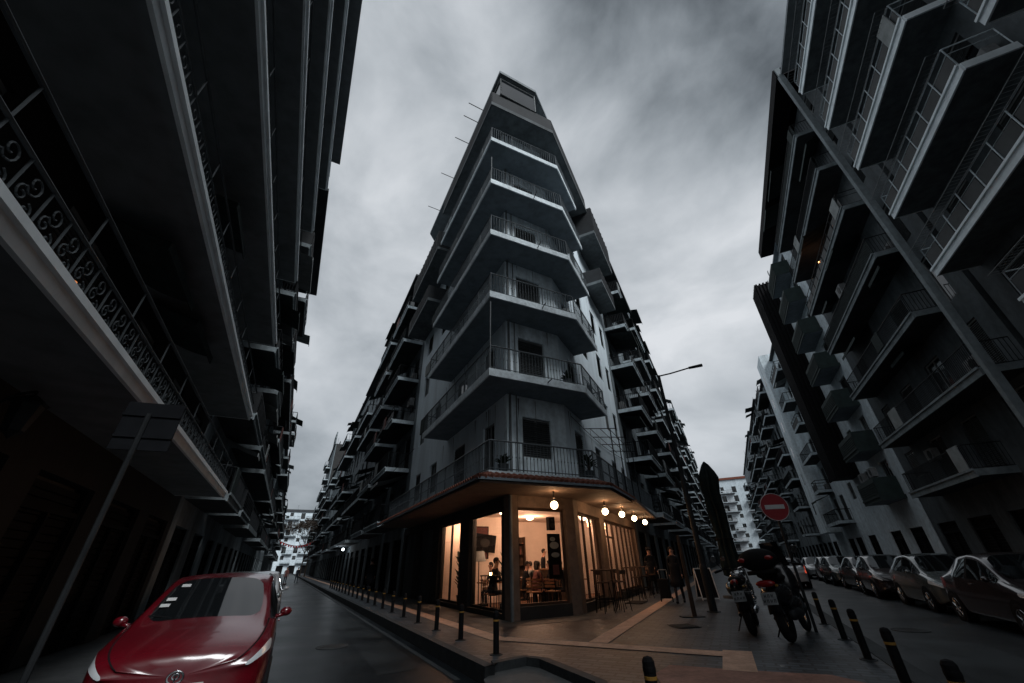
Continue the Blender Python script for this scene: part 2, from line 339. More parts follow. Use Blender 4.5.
# ------------------------------------------------------------------ generic building kit
class Frame:
    """a runs along the street, o is outward towards the street"""
    def __init__(s, O, dA, dO): s.O = O; s.dA = dA; s.dO = dO
    def X(s, a, o, z): return s.dA * a + s.dO * o + V((0, 0, z))
    def mb(s): return MB(s.X)
SIDES = {'LL': lambda s0: Frame(PL(s0, -3.6), dL, nL), 'LF': lambda s0: Frame(PL(s0, 5.5), dL, -nL), 'RF': lambda s0: Frame(PR(s0, -4.29), dR, nR), 'RR': lambda s0: Frame(PR(s0, 10.2), dR, -nR)}
def make_window(F, w, h, kind, parent, rng):
    """window whose origin is the middle of its sill"""
    m = F.mb(); t = .06
    m.box(-w / 2, -w / 2 + t, -.16, -.08, 0, h).box(w / 2 - t, w / 2, -.16, -.08, 0, h).box(-w / 2 + t, w / 2 - t, -.16, -.08, h - t, h).box(-w / 2 + t, w / 2 - t, -.16, -.08, 0, t).box(-t / 2, t / 2, -.155, -.085, t, h - t)
    o = m.build('window', 'shutterlight' if kind != 'dark' else 'iron', parent)
    F.mb().box(-w / 2 + t, w / 2 - t, -.14, -.12, t, h - t).build('pane', 'glass', o)
    if kind == 'shutter' or kind == 'half':
        s = F.mb(); zb = t if kind == 'shutter' else h * .45; n = int((h - t - zb) / .07)
        for i in range(n): z = zb + i * .07; s.add([(-w / 2 + .03, -.075, z), (w / 2 - .03, -.075, z), (w / 2 - .03, -.045, z + .02), (-w / 2 + .03, -.045, z + .02), (-w / 2 + .03, -.075, z + .065), (w / 2 - .03, -.075, z + .065)], [(0, 1, 2, 3), (3, 2, 5, 4), (0, 3, 4), (1, 5, 2), (0, 4, 5, 1)])
        s.build('shutter', 'shutter', o)
    return o
def railing(F, mb, a0, a1, o0, d, zt, h, kind, sides=True, far=False):
    """along front at outward distance d and back to o0 at both ends; zt floor level"""
    r = .012 if not far else .02; st = .115 if not far else .3
    segs = [((a0, d), (a1, d))] + ([((a0, o0), (a0, d)), ((a1, d), (a1, o0))] if sides else [])
    for (p, q) in segs:
        L = sqrt((p[0] - q[0]) ** 2 + (p[1] - q[1]) ** 2); n = max(1, int(L / st))
        mb.tube((*p, zt + h), (*q, zt + h), .022 if not far else .035, 5)
        if kind in ('bars', 'fabric'):
            mb.tube((*p, zt + .08), (*q, zt + .08), .014, 4)
            for i in range(n + 1):
                t = i / n; x = p[0] + (q[0] - p[0]) * t; y = p[1] + (q[1] - p[1]) * t; mb.tube((x, y, zt + .05), (x, y, zt + h), r, 4)
        if kind == 'frames':
            k = max(1, round(L / 1.0)); mb.tube((*p, zt + .1), (*q, zt + .1), .016, 4); mb.tube((*p, zt + h - .28), (*q, zt + h - .28), .016, 4)
            for i in range(k + 1):
                t = i / k; x = p[0] + (q[0] - p[0]) * t; y = p[1] + (q[1] - p[1]) * t; mb.tube((x, y, zt), (x, y, zt + h), .02, 5)
def scroll(mb, a, o, z, w, h):
    def sp(cx, cz, r0, turns, a0, sg):
        pts = []
        for i in range(13):
            t = i / 12; r = r0 * (1 - .75 * t); an = a0 + sg * turns * 2 * pi * t; pts.append((cx + r * cos(an), o, cz + r * sin(an)))
        return pts
    mb.path(sp(a + w * .5, z + h * .72, min(w, h) * .26, 1.1, -pi / 2, 1), .009, 4)
    mb.path(sp(a + w * .32, z + h * .38, min(w, h) * .2, 1.1, pi / 2, 1), .009, 4)
    mb.path(sp(a + w * .66, z + h * .2, min(w, h) * .2, 1.1, pi / 2, -1), .009, 4)
    mb.path([(a + w * .5, o, z + h * .72 - w * .26), (a + w * .42, o, z + h * .5), (a + w * .32, o, z + h * .38 + w * .24)], .01, 4)
def balcony(F, root, a0, a1, d, zt, rail, thick=.2, h=.95, fas='fascia', sof='soffit', far=False, railm='iron', seg=1, lip=.1, racks=False):
    """origin at (a0,0,zt)"""
    L = a1 - a0
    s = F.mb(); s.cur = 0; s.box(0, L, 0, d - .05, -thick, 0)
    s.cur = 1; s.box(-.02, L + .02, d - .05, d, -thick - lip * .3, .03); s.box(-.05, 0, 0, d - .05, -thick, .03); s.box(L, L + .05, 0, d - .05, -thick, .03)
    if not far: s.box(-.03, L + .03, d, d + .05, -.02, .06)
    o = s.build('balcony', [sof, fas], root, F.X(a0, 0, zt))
    r = F.mb()
    if rail == 'solid':
        r.box(0, L, d - .09, d - .01, .03, h).box(0, .07, .05, d - .09, .03, h).box(L - .07, L, .05, d - .09, .03, h)
        for i in range(7): r.box(.02, L - .02, d - .01, d + .02, .08 + i * .12, .13 + i * .12)
        r.build('parapet', railm, o)
    elif rail == 'scroll':
        hh = .5; n = int(L / .34); w = L / n; y = d - .06
        r.tube((0, y, hh), (L, y, hh), .02, 6).tube((0, y, .07), (L, y, .07), .014, 5).tube((0, y, h - .08), (L, y, h - .08), .022, 6)
        for i in range(n + 1):
            r.tube((i * w, y, .03), (i * w, y, hh if i % 4 else h - .08), .011, 5)
            if i < n: scroll(r, i * w, y, .09, w, hh - .1)
        r.tube((0, 0, h - .08), (0, y, h - .08), .02, 5).tube((L, 0, h - .08), (L, y, h - .08), .02, 5)
        r.build('railing', railm, o)
    else:
        railing(F, r, 0.03, L - .03, 0, d - .06, 0, h, rail, far=far); rr = r.build('railing', railm, o)
        if rail == 'frames':
            p = F.mb(); k = max(1, round(L / 1.0)); w = L / k
            for i in range(k): p.box(i * w + .06, (i + 1) * w - .06, d - .075, d - .055, .14, h - .32)
            p.build('rail_panel', 'panelglass', o)
        if rail == 'fabric':
            F.mb().box(.05, L - .05, d - .1, d - .085, .1, h - .06).build('rail_panel', random.choice(['clothdark', 'clothred', 'clothgreen']), o)
    if racks:
        q = F.mb(); hh = h - .02; q.tube((.05, d + .28, hh), (L - .05, d + .28, hh), .014, 5).tube((.05, d - .02, hh), (L - .05, d - .02, hh), .014, 5)
        n = int(L / .16)
        for i in range(n + 1): t = .05 + (L - .1) * i / n; q.tube((t, d - .03, hh), (t, d + .28, hh), .008, 4)
        q.build('drying_rack', 'ironlight', o)
    return o
def ac_unit(F, root, a, o, z):
    m = F.mb(); m.box(-.4, .4, 0, .3, 0, .55); b = m.build('air_conditioner', 'acwhite', root, F.X(a, o, z), bevel=.012)
    F.mb().lathe([(0.001, .3), (.2, .3), (.2, .315), (.001, .315)], (-.1, 0, .28), 16, 'y').build('fan_grille', 'iron', b); return b
def cloth_awning(F, root, a0, a1, o, z, drop, out, m):
    L = a1 - a0; s = F.mb(); n = 10; k = 5; vs = []
    for i in range(n + 1):
        for j in range(k + 1):
            t = j / k; vs.append((L * i / n, out * t, -drop * t - .05 * sin(pi * t) + .012 * sin(i * 2.1)))
    f = [(i * (k + 1) + j, (i + 1) * (k + 1) + j, (i + 1) * (k + 1) + j + 1, i * (k + 1) + j + 1) for i in range(n) for j in range(k)]
    s.add(vs, f); s.add([(x, y, z_ - .012) for x, y, z_ in vs], [t[::-1] for t in f])
    s.box(0, L, out - .01, out + .01, -drop - .16, -drop)
    return s.build('awning', m, root, F.X(a0, o, z))
def building(name, label, side, s0, s1, ztop, levels, eaves=.35, wall='grey', rail='bars', spans=None, bd=1.25, bay=3.1, depth=5.5, seed=1, far=False, group=None, slab='fascia', sof='soffit', railm='iron', clutter=.5, roof=True, thick=.2, racks=False, ground=True, ends=None, skipwin=(), wincols=None, cat='building', bh=.95, awn=True, gwall=None):
    rng = random.Random(seed); F = SIDES[side](s0); L = s1 - s0
    root = empty(name, F.O, 0, label, cat, group)
    core = F.mb(); wl = F.mb()
    core.box(0.02, L - .02, -depth, -.24, 0, ztop - .05)
    n = max(1, round(L / bay)); cols_ = wincols or [(i + .5) * L / n for i in range(n)]
    lv = [0] + list(levels) + [ztop]
    protos = {}
    for i in range(len(lv) - 1):
        z0, z1 = lv[i], lv[i + 1]; isg = i == 0; isroof = i == len(lv) - 2 and z1 - z0 < 2.2
        ops = []
        if not isroof:
            for c in cols_:
                if isg: w, h, sill = min(2.2, bay * .72), min(2.7, z1 - z0 - .5), 0.0
                else:
                    isd = rng.random() < .6; w, h, sill = (1.5, 2.15, .06) if isd else (1.2, 1.3, .95)
                    h = min(h, z1 - z0 - sill - .3)
                ops.append((c, w, h, sill))
        a = 0
        for c, w, h, sill in ops:
            wl.box(a, c - w / 2, -.24, 0, z0, z1)
            if sill: wl.box(c - w / 2, c + w / 2, -.24, 0, z0, z0 + sill)
            wl.box(c - w / 2, c + w / 2, -.24, 0, z0 + sill + h, z1); a = c + w / 2
            kd = 'ground' if isg else rng.choice(['shutter', 'half', 'plain', 'shutter'])
            key = (round(w, 2), round(h, 2), kd)
            if kd == 'ground':
                if key not in protos:
                    g = F.mb(); g.box(-w / 2, -w / 2 + .09, -.2, -.06, 0, h).box(w / 2 - .09, w / 2, -.2, -.06, 0, h).box(-w / 2 + .09, w / 2 - .09, -.2, -.06, h - .5, h - .42).box(-.04, .04, -.2, -.07, 0, h - .5)
                    for q in range(int(h / .12)): g.box(-w / 2 + .09, w / 2 - .09, -.17, -.15, q * .12, q * .12 + .1)
                    protos[key] = g.build('shopfront', 'black', root, F.X(c, 0, z0 + sill))
                else: dup(protos[key], root, F.X(c, 0, z0 + sill))
            else:
                if key not in protos:
                    protos[key] = make_window(F, w, h, 'plain' if far and kd == 'plain' else kd, root, rng); protos[key].location = F.X(c, 0, z0 + sill)
                else: dup(protos[key], root, F.X(c, 0, z0 + sill))
        wl.box(a, L, -.24, 0, z0, z1)
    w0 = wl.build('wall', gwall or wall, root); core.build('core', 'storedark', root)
    if roof:
        r = F.mb(); r.box(-.02, L + .02, -depth, eaves, ztop, ztop + .18).box(.1, L - .1, -1.2, -1.0, ztop + .18, ztop + 1.0); ro = r.build('roof', sof, root)
        q = F.mb(); x = rng.uniform(1, L - 1)
        for _ in range(1 + int(L / 9)):
            x = rng.uniform(.5, L - .5); o = rng.uniform(-.8, .1); hh = rng.uniform(1.2, 2.6); q.tube((x, o, ztop + .18), (x, o, ztop + hh), .025, 4)
            for k in range(4): q.tube((x - .3 + .04 * k, o, ztop + hh - .1 - k * .13), (x + .3 - .04 * k, o, ztop + hh - .1 - k * .13), .012, 3)
        q.build('antenna', 'iron', root)
    bp = {}
    for li, z in enumerate(levels):
        top = (list(levels) + [ztop])[li + 1]
        for si, sp in enumerate(spans or [(0.2, L - .2)]):
            if len(sp) > 2 and li not in sp[2]: continue
            a0, a1 = sp[:2]
            if far and len(sp) == 2:
                if rng.random() < .12: continue
                q_ = rng.choice([0, 0, .35, .6]); a0, a1 = (a0 + (a1 - a0) * q_, a1) if rng.random() < .5 else (a0, a1 - (a1 - a0) * q_)
            if ends and (li in ends): a0, a1 = ends[li]
            rk = rail if isinstance(rail, str) else rail[(li + si) % len(rail)]
            key = (round(a1 - a0, 2), rk)
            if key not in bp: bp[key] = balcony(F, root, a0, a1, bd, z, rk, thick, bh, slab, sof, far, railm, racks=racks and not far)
            else: dup(bp[key], root, F.X(a0, 0, z))
            b0 = a0
            while b0 < a1 - 1.2:
                w = rng.uniform(1.6, 3.4); e = min(b0 + w, a1 - .1); x = rng.random()
                if top - z > 2.3 and x < clutter * .5 and e - b0 > 1 and awn: cloth_awning(F, root, b0 + .1, e, .02, top - .24, rng.uniform(.25, .8), bd + rng.uniform(-.3, .5), rng.choice(['clothdark', 'clothgreen', 'clothpale', 'clothdark', 'clothgreen']))
                elif x < clutter * .75: ac_unit(F, root, b0 + .6, .08 if rng.random() < .5 else bd - .5, z + rng.choice([.05, 1.2]) if rng.random() < .5 else z + .05)
                elif x < clutter: 
                    h = rng.uniform(1.0, 1.6); c = F.mb(); c.box(0, rng.uniform(.6, 1.1), bd - .04, bd - .01, .95 - h * .7, 1.0); c.box(0, .03, bd - .08, bd - .04, .9, 1.0); c.build('laundry', rng.choice(['clothpale', 'clothdark', 'clothred']), root, F.X(b0 + .3, 0, z))
                b0 = e + rng.uniform(.2, 1.6)
    return root, F

# ------------------------------------------------------------------ the flatiron corner house
W = V((-.23, 12.31, 0)); W2 = V((1.85, 13.51, 0)); dF = (W2 - W).normalized(); nF = V((dF.y, -dF.x, 0))
A = PL(9.806, 4.32); B = A + V((sin(1.1077), cos(1.1077), 0)) * 3.593; C = B + dR * 2.87; D = A + dL * 7.48
FL = Frame(W, dL, -nL); FR = Frame(W2, dR, nR); FF = Frame(W, dF, nF)
flat = empty('apartment_building', W, 0, 'tall wedge shaped corner apartment house with wraparound balconies above the lit cafe', 'building')
def inter(p, d, q, e):
    den = d.x * e.y - d.y * e.x; t = ((q.x - p.x) * e.y - (q.y - p.y) * e.x) / den; return p + d * t
dAB = (B - A).normalized(); nAB = V((dAB.y, -dAB.x, 0))
def outline(off, dend=0, cend=0):
    a = inter(A - nL * off, dL, A + nAB * off, dAB); b = inter(A + nAB * off, dAB, B + nR * off, dR)
    return [D + dL * dend - nL * off, a, b, C + dR * cend + nR * off]
def wl(x): return V((x.x - W.x, x.y - W.y, 0))     # world -> local of the house
LLn, LRn = 13.0, 10.0     # lengths of the two street fronts beyond the corner
SL = [6.57, 9.57, 12.57, 15.57, 18.57, 21.57]  # floor levels of the wraparound balconies
ZT = 24.45
# walls with openings; each front is its own mesh
def front(F, L, cols, zs, name='wall', m='pale', thick=.24, a_start=0):
    w_ = F.mb()
    for z0, z1, ops in zs:
        a = a_start
        for c, ww, h, sill in ops:
            w_.box(a, c - ww / 2, -thick, 0, z0, z1)
            if sill: w_.box(c - ww / 2, c + ww / 2, -thick, 0, z0, z0 + sill)
            w_.box(c - ww / 2, c + ww / 2, -thick, 0, z0 + sill + h, z1); a = c + ww / 2
        w_.box(a, L, -thick, 0, z0, z1)
    return w_.build(name, m, flat, F.O - W)
lvl = [3.5] + SL + [ZT]
frontzs = []; leftzs = []; rightzs = []
for i in range(7):
    z0, z1 = lvl[i], lvl[i + 1]
    fo = [(1.17, 1.15, 1.35, .8)] if i == 0 else [(1.1, 1.15, 2.1, .1)]
    frontzs.append((z0, z1, fo))
    lo = [(1.5, 1.0, 2.15, .06), (4.6, 1.4, 2.15, .06), (8.3, 1.1, 1.4, .85), (11.2, 1.1, 1.4, .85)]
    ro = [(1.6, 1.1, 2.15, .06), (4.3, 1.0, 1.5, .7), (7.2, 1.0, 1.5, .7), (9.2, .9, 1.5, .7)]
    leftzs.append((z0, z1, lo)); rightzs.append((z0, z1, ro))
front(FF, 2.402, None, frontzs); front(FL, LLn, None, leftzs, m='palewhite'); front(FR, LRn, None, rightzs, m='palewhite')
rng = random.Random(5)
wp = {}
for F, zs in ((FF, frontzs), (FL, leftzs), (FR, rightzs)):
    for i, (z0, z1, ops) in enumerate(zs):
        for j, (c, ww, h, sill) in enumerate(ops):
            kd = ('shutter' if i in (0, 1, 5) else 'half') if F is FF else rng.choice(['shutter', 'half', 'plain'])
            k = (id(F), ww, h, kd); loc = F.O - W + F.X(c, 0, z0 + sill)
            if k in wp: dup(wp[k], flat, loc)
            else: wp[k] = make_window(F, ww, h, kd, flat, rng); wp[k].location = loc
# core mass inside the skins (upper floors)
Lend = W + dL * LLn; Rend = W2 + dR * LRn
ci = [W + dF * .1 - nF * .3 + dL * .05, W2 - nF * .3, W2 + dR * LRn - nR * .26, W + dL * LLn + nL * .26]
core = MB(); core.prism([xy(wl(p)) for p in [W + dF * .35 - nF * .26, W2 - dF * .25 - nF * .26, Rend - nR * .26, Lend + nL * .26]], 3.25, ZT - .1); core.build('core', 'grey', flat)
# balconies
def poly_balcony(off_top, zt, thick, name='balcony', dend=0, cend=0, mm=('soffit', 'fascia')):
    o = outline(0, dend, cend); oi = outline(-.05, dend, cend)
    base = [wl(p) for p in oi]; m = MB(); m.cur = 0
    wallpts = [wl(W2 + dR * ((C + dR * cend - W2).dot(dR))) - nR * .02, wl(W2), wl(W), wl(W + dL * ((D + dL * dend - W).dot(dL)))]
    m.prism([xy(p) for p in base] + [xy(p) for p in wallpts], zt - thick, zt)
    m.cur = 1
    oo = [wl(p) for p in outline(0, dend + .05, cend + .05)]; oii = [wl(p) for p in outline(-.05, dend + .05, cend + .05)]
    for i in range(3): m.prism([xy(oii[i]), xy(oo[i]), xy(oo[i + 1]), xy(oii[i + 1])], zt - thick - .03, zt + .02)
    e0 = outline(-1.15, dend + .05, cend + .05)
    # end caps
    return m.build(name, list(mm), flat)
def poly_rail(parent, zt, h, pts, solid=False, m='ironpale', step=.115):
    r = MB()
    for i in range(len(pts) - 1):
        p, q = pts[i], pts[i + 1]; L = (q - p).length; n = max(1, int(L / step))
        if solid:
            t = (q - p).normalized(); nn = V((-t.y, t.x, 0)) * .03
            r.prism([xy(p - nn), xy(q - nn), xy(q + nn), xy(p + nn)], zt + .03, zt + h)
        else:
            r.tube((p.x, p.y, zt + h), (q.x, q.y, zt + h), .024, 6).tube((p.x, p.y, zt + .09), (q.x, q.y, zt + .09), .014, 4)
            for k in range(n + 1):
                x = p + (q - p) * (k / n); r.tube((x.x, x.y, zt + .01), (x.x, x.y, zt + h), .0095 if k % 9 else .02, 4)
                if k % 1 == 0 and k < n: r.ball((x.x, x.y, zt + h * .5), .02, .02, .035, 5, 4)
    return r.build('railing', m, parent)
first = None
for k, z in enumerate(SL[:5]):
    if first is None:
        first = poly_balcony(0, 0, .2); first.location.z = z
        ins = outline(-.06); pts = [wl(W + dL * ((D - W).dot(dL)))] + [wl(p) for p in ins] + [wl(W2 + dR * ((C - W2).dot(dR)))]
        pts[0] += V((0, 0, 0)); poly_rail(first, 0, .86, pts)
    else:
        d = dup(first, flat, V((0, 0, z)))
# topmost gallery with a solid parapet, its glazed loggia and the roof slab
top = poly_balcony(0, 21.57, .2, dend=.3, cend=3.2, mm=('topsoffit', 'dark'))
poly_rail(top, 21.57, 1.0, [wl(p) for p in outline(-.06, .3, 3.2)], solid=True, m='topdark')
for F, a0, a1, z, hh, dd in ((FL, 6.6, 12.7, 18.45, 1.35, 1.3), (FR, 5.3, 9.9, 19.6, 2.1, 1.35), (FL, 8.0, 12.9, 15.5, .95, 1.25), (FR, 6.4, 9.9, 16.5, .95, 1.1)):
    m = F.mb(); m.cur = 0; m.box(a0, a1, 0.003, dd, z - .2, z); m.cur = 1; m.box(a0, a1, dd - .08, dd, z, z + hh).box(a0, a0 + .08, .003, dd - .08, z, z + hh)
    for i in range(int((a1 - a0) / .5)): m.box(a0 + .1 + i * .5, a0 + .14 + i * .5, dd, dd + .03, z, z + hh)
    m.build('box_balcony', ['topsoffit', 'topdark'], flat, F.O - W)
g = MB(); RA, RB = PL(9.54, 4.68), PR(11.24, -3.63); gp = [wl(RA + dL * 6 + nL * .14), wl(RA + nL * .14 + dL * .2), wl(RB - nR * .16 + dR * .1)]
for i in range(2):
    p, q = gp[i], gp[i + 1]; L = (q - p).length; n = max(1, round(L / 1.7)); t = (q - p).normalized() 
    for k in range(n + 1): x = p + (q - p) * (k / n); g.tube((x.x, x.y, 22.57), (x.x, x.y, 24.2), .035, 6)
    g.tube((p.x, p.y, 22.6), (q.x, q.y, 22.6), .03, 6).tube((p.x, p.y, 24.1), (q.x, q.y, 24.1), .03, 6)
g.build('loggia_frame', 'ironlight', flat)
gl_ = MB()
for i in range(2):
    p, q = gp[i], gp[i + 1]; t = (q - p).normalized(); nn = V((-t.y, t.x, 0)) * .008; gl_.prism([xy(p - nn + t * .05), xy(q - nn - t * .05), xy(q + nn - t * .05), xy(p + nn + t * .05)], 22.6, 24.1)
gl_.build('loggia_glass', 'glass', flat)
rf = MB(); rf.prism([xy(wl(p)) for p in [RA + dL * 13, RA, RB, RB + dR * 2.2, W2 + dR * 1.0, W + dL * 12.5]], 24.25, 24.45); roof_ = rf.build('roof', 'soffit_dark', flat)
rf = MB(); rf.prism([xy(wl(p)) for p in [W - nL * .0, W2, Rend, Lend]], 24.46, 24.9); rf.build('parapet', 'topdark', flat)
# first floor slab + terracotta tiled canopy
s1 = poly_balcony(0, 3.5, .16, dend=5.8, cend=8.2); ins = outline(-.06, 5.8, 8.2); poly_rail(s1, 3.5, .86, [wl(p) for p in ins])
can = MB(); canU = MB()
ca = outline(.0, 5.8, 0); cb = outline(.48, 5.8, .25); ca[3] = C + dR * .25
tl = MB()
for i in range(3):
    p, q, P, Q = wl(ca[i]), wl(ca[i + 1]), wl(cb[i]), wl(cb[i + 1])
    can.add([(p.x, p.y, 3.42), (q.x, q.y, 3.42), (Q.x, Q.y, 3.24), (P.x, P.y, 3.24), (p.x, p.y, 3.34), (q.x, q.y, 3.34), (Q.x, Q.y, 3.18), (P.x, P.y, 3.18)], [(0, 1, 2, 3), (7, 6, 5, 4), (3, 2, 6, 7), (0, 3, 7, 4), (1, 5, 6, 2), (0, 4, 5, 1)])
    L = (Q - P).length; n = int(L / .17)
    for k in range(n + 1):
        t = k / n; x = P + (Q - P) * t; tt = (q - p).normalized(); s_ = (x - p).dot(tt); s_ = max(0, min((q - p).length, s_)); y = p + tt * s_
        tl.tube((y.x, y.y, 3.43), (x.x, x.y, 3.25), .055, 7, r2=.065)
can.build('canopy', 'soffit', flat); tl.build('roof_tiles', 'terracotta', flat)
# right hand flat canopy over the cafe tables
rc = MB(); p = [W2 + dR * 2.2, W2 + dR * 2.2 + nR * 1.65, W2 + dR * 9.6 + nR * 1.2, W2 + dR * 9.6]; rc.prism([xy(wl(x)) for x in p], 3.12, 3.24); rc.build('canopy', 'storewall', flat)
# soffit panel below first floor slab
so = MB(); p = outline(.4, 5.8, 0); so.prism([xy(wl(x)) for x in p] + [xy(wl(W2 + dR * ((C - W2).dot(dR)))), xy(wl(W2)), xy(wl(W)), xy(wl(W + dL * ((D + dL * 5.8 - W).dot(dL))))], 3.12, 3.17); so.build('soffit', 'storewall', flat)
# ground floor: piers, plinths, lintels, glazing
def gf(F, spans_, name, m, o0=-.3, o1=0.0, z0=0, z1=3.12):
    for a0, a1 in spans_: F.mb().box(a0, a1, o0, o1, z0, z1).build(name, m, flat, F.O - W, bevel=.012)
def glaze(F, a0, a1, z0, z1, mull=1, frame='wood', ft=.06, trans=None, open_=False):
    m = F.mb(); y0, y1 = -.19, -.11
    m.box(a0, a1, y0, y1, z0, z0 + ft).box(a0, a1, y0, y1, z1 - ft, z1)
    for i in range(mull + 1): x = a0 + (a1 - a0 - ft) * i / mull; m.box(x, x + ft, y0 + .002, y1 - .002, z0 + ft, z1 - ft)
    if trans: m.box(a0 + ft, a1 - ft, y0 + .004, y1 - .004, trans, trans + ft)
    o = m.build('shop_window', frame, flat, F.O - W); F.mb().box(a0 + ft, a1 - ft, -.155, -.145, z0 + ft, z1 - ft).build('pane', 'clearglass', o); return o
gf(FF, [(0.0, .32), (2.06, 2.402)], 'pier', 'storewall')
gf(FF, [(.32, 2.06)], 'plinth', 'storedark', z1=.3); gf(FF, [(.32, 2.06)], 'lintel', 'storewall', z0=2.78)
glaze(FF, .34, 2.04, .3, 2.78)
# left front: dark piers and windows, then closed dark bays
gf(FL, [(0.02, .5), (3.15, 4.05), (6.6, 7.5), (9.6, 10.4), (12.6, 13)], 'pier', 'storedark'); gf(FL, [(.5, 3.15), (4.05, 6.6), (7.5, 9.6), (10.4, 12.6)], 'lintel', 'storedark', z0=2.78, o1=.003)
gf(FL, [(.5, 3.15), (4.05, 6.6)], 'plinth', 'storedark', z1=.14)
glaze(FL, .52, 3.13, .14, 2.78, 1, 'iron'); glaze(FL, 4.07, 6.58, .14, 2.78, 2, 'iron')
gf(FL, [(7.5, 9.6), (10.4, 12.6)], 'roller_shutter', 'dark', o0=-.2, o1=-.12, z1=2.78)
# right front: window, pier, door, slatted windows
gf(FR, [(0.0, .42), (3.0, 3.7), (9.6, 9.95)], 'pier', 'storewall'); gf(FR, [(.42, 3.0), (3.7, 9.6)], 'lintel', 'storewall', z0=2.76, o1=.003); gf(FR, [(.42, 3.0), (5.4, 9.6)], 'plinth', 'storedark', z1=.25)
glaze(FR, .44, 2.98, .25, 2.76, 3); glaze(FR, 3.72, 5.38, .02, 2.76, 2, trans=2.15); glaze(FR, 5.42, 9.58, .25, 2.76, 5, 'wood')
# floor, ceiling, back wall of the cafe room
room = [W + dL * 6.9 + nL * .3, W + dF * .1 - nF * .3, W2 - nF * .3 - dF * .1, W2 + dR * 9.6 - nR * .3]
rm = MB(); rm.prism([xy(wl(p)) for p in room], .0, .06); rm.build('cafe_floor', 'interiorfloor', flat)
rm = MB(); rm.prism([xy(wl(p)) for p in room], 3.0, 3.1); rm.build('cafe_ceiling', 'interiorwall', flat)
rm = MB(); p, q = wl(room[0]), wl(room[3]); t = (q - p).normalized(); n_ = V((-t.y, t.x, 0)) * .1
rm.prism([xy(p - n_), xy(q - n_), xy(q + n_), xy(p + n_)], .06, 3.0); 
BK = (room[0], room[3], t)
# a cross wall behind the left windows and the column in the room
cp = wl(W + dL * 5.0 + nL * .45); cq = wl(W + dL * 5.0 + nL * 2.3); t2 = (cq - cp).normalized(); n2 = V((-t2.y, t2.x, 0)) * .08
rm.prism([xy(cp - n2), xy(cq - n2), xy(cq + n2), xy(cp + n2)], .06, 3.0); rm.build('cafe_wall', 'interiorwall', flat)
# drain pipes, clothes rods, wires
dp = MB(); x = wl(W + nF * .07 + dF * .03); dp.tube((x.x, x.y, 0.0), (x.x, x.y, 3.1), .05, 8); dp.tube((x.x + .05, x.y, 3.55), (x.x + .05, x.y, 21.3), .04, 8)
x = wl(W + dF * .35 + nF * .05); dp.tube((x.x, x.y, 3.55), (x.x, x.y, 21.3), .025, 6); dp.build('drain_pipe', 'ironlight', flat)
for k, z in enumerate((18.9, 20.4, 22.4, 23.3, 15.6)):
    m = MB(); p0 = D + dL * (3.2 - k * 1.3) ; p0 = wl(RA + dL * (2.3, 3.1, 4.6, 7.4, 10.5)[k] + nL * .1); q0 = p0 - nL * 1.0; m.tube((p0.x, p0.y, 24.36), (q0.x, q0.y, 24.4), .025, 5); m.build('awning_rod', 'iron', flat)
for z in SL[:4]:
    m = MB(); p0 = wl(A + dAB * 2.1); m.tube((p0.x, p0.y, z - .12), (p0.x + .1, p0.y - .35, z - .15), .018, 5); m.build('spout', 'iron', flat)
for z in (SL[0], SL[3]):
    m = MB(); p0 = wl(outline(-.06)[1]); m.tube((p0.x, p0.y, z), (p0.x, p0.y, z + 2.6 if z < 8 else z + 1.6), .02, 5); m.build('awning_post', 'ironlight', flat)
for (F, a, o, z) in ((FR, 1.0, .1, SL[1] + .9), (FR, 1.2, .1, SL[2] + 1.2), (FL, 6.2, .1, SL[1] + .2), (FR, 1.1, .1, SL[0] + .1)):
    ac = ac_unit(F, flat, a, o, 0); ac.location = F.O - W + F.X(a, o, z)
# clutter on the wraparound balconies
for (z, a, w, h, mm) in ((SL[0], 6.3, 1.1, 1.0, 'clothdark'), (SL[1], 6.7, .8, .8, 'clothpale'), (SL[2], 5.9, 1.3, .7, 'clothdark'), (SL[3], 3.6, .9, .9, 'clothpale')):
    m = FL.mb(); m.box(a, a + w, 1.0, 1.06, z + .95 - h * .7, z + .98); m.build('laundry', mm, flat, V((0, 0, 0)))

# ------------------------------------------------------------------ the rows of houses
SIDES['EL'] = lambda s0: Frame(PL(185, -8 + s0), nL, -dL); SIDES['ER'] = lambda s0: Frame(PR(175, -8 + s0), nR, -dR)
# left, nearest: long continuous balconies with scroll ironwork
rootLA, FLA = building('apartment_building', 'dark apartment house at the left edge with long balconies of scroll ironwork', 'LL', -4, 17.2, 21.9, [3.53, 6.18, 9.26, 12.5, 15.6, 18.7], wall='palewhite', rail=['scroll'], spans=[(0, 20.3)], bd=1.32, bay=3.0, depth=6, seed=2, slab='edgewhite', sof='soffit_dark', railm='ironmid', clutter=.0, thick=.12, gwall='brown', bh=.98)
for (a, z, w) in ((13.4, 6.2, 2.1), (6.0, 9.3, 1.6)):
    ac_unit(FLA, rootLA, a, .4, z + .06)
m = FLA.mb(); m.box(0, 21.2, 0, 1.45, 21.9, 22.02); m.build('roof_eaves', 'soffit_dark', rootLA)
for k, (a, z) in enumerate(((10.2, 3.6), (12.6, 3.6), (11.8, 6.2))):
    cloth_awning(FLA, rootLA, a, a + 1.8, .1, z + 2.35, .25, .9, 'clothdark')
building('apartment_building', 'dark house with short boxed balconies just beyond the ironwork balconies', 'LL', 17.3, 28, 19.6, [3.7, 6.7, 9.7, 12.7, 15.8], wall='rowgrey', rail=['bars', 'solid', 'frames'], spans=[(.4, 4.6), (5.6, 10.2)], seed=3, clutter=.8, sof='rowsoffit', eaves=1.3, slab='slab')
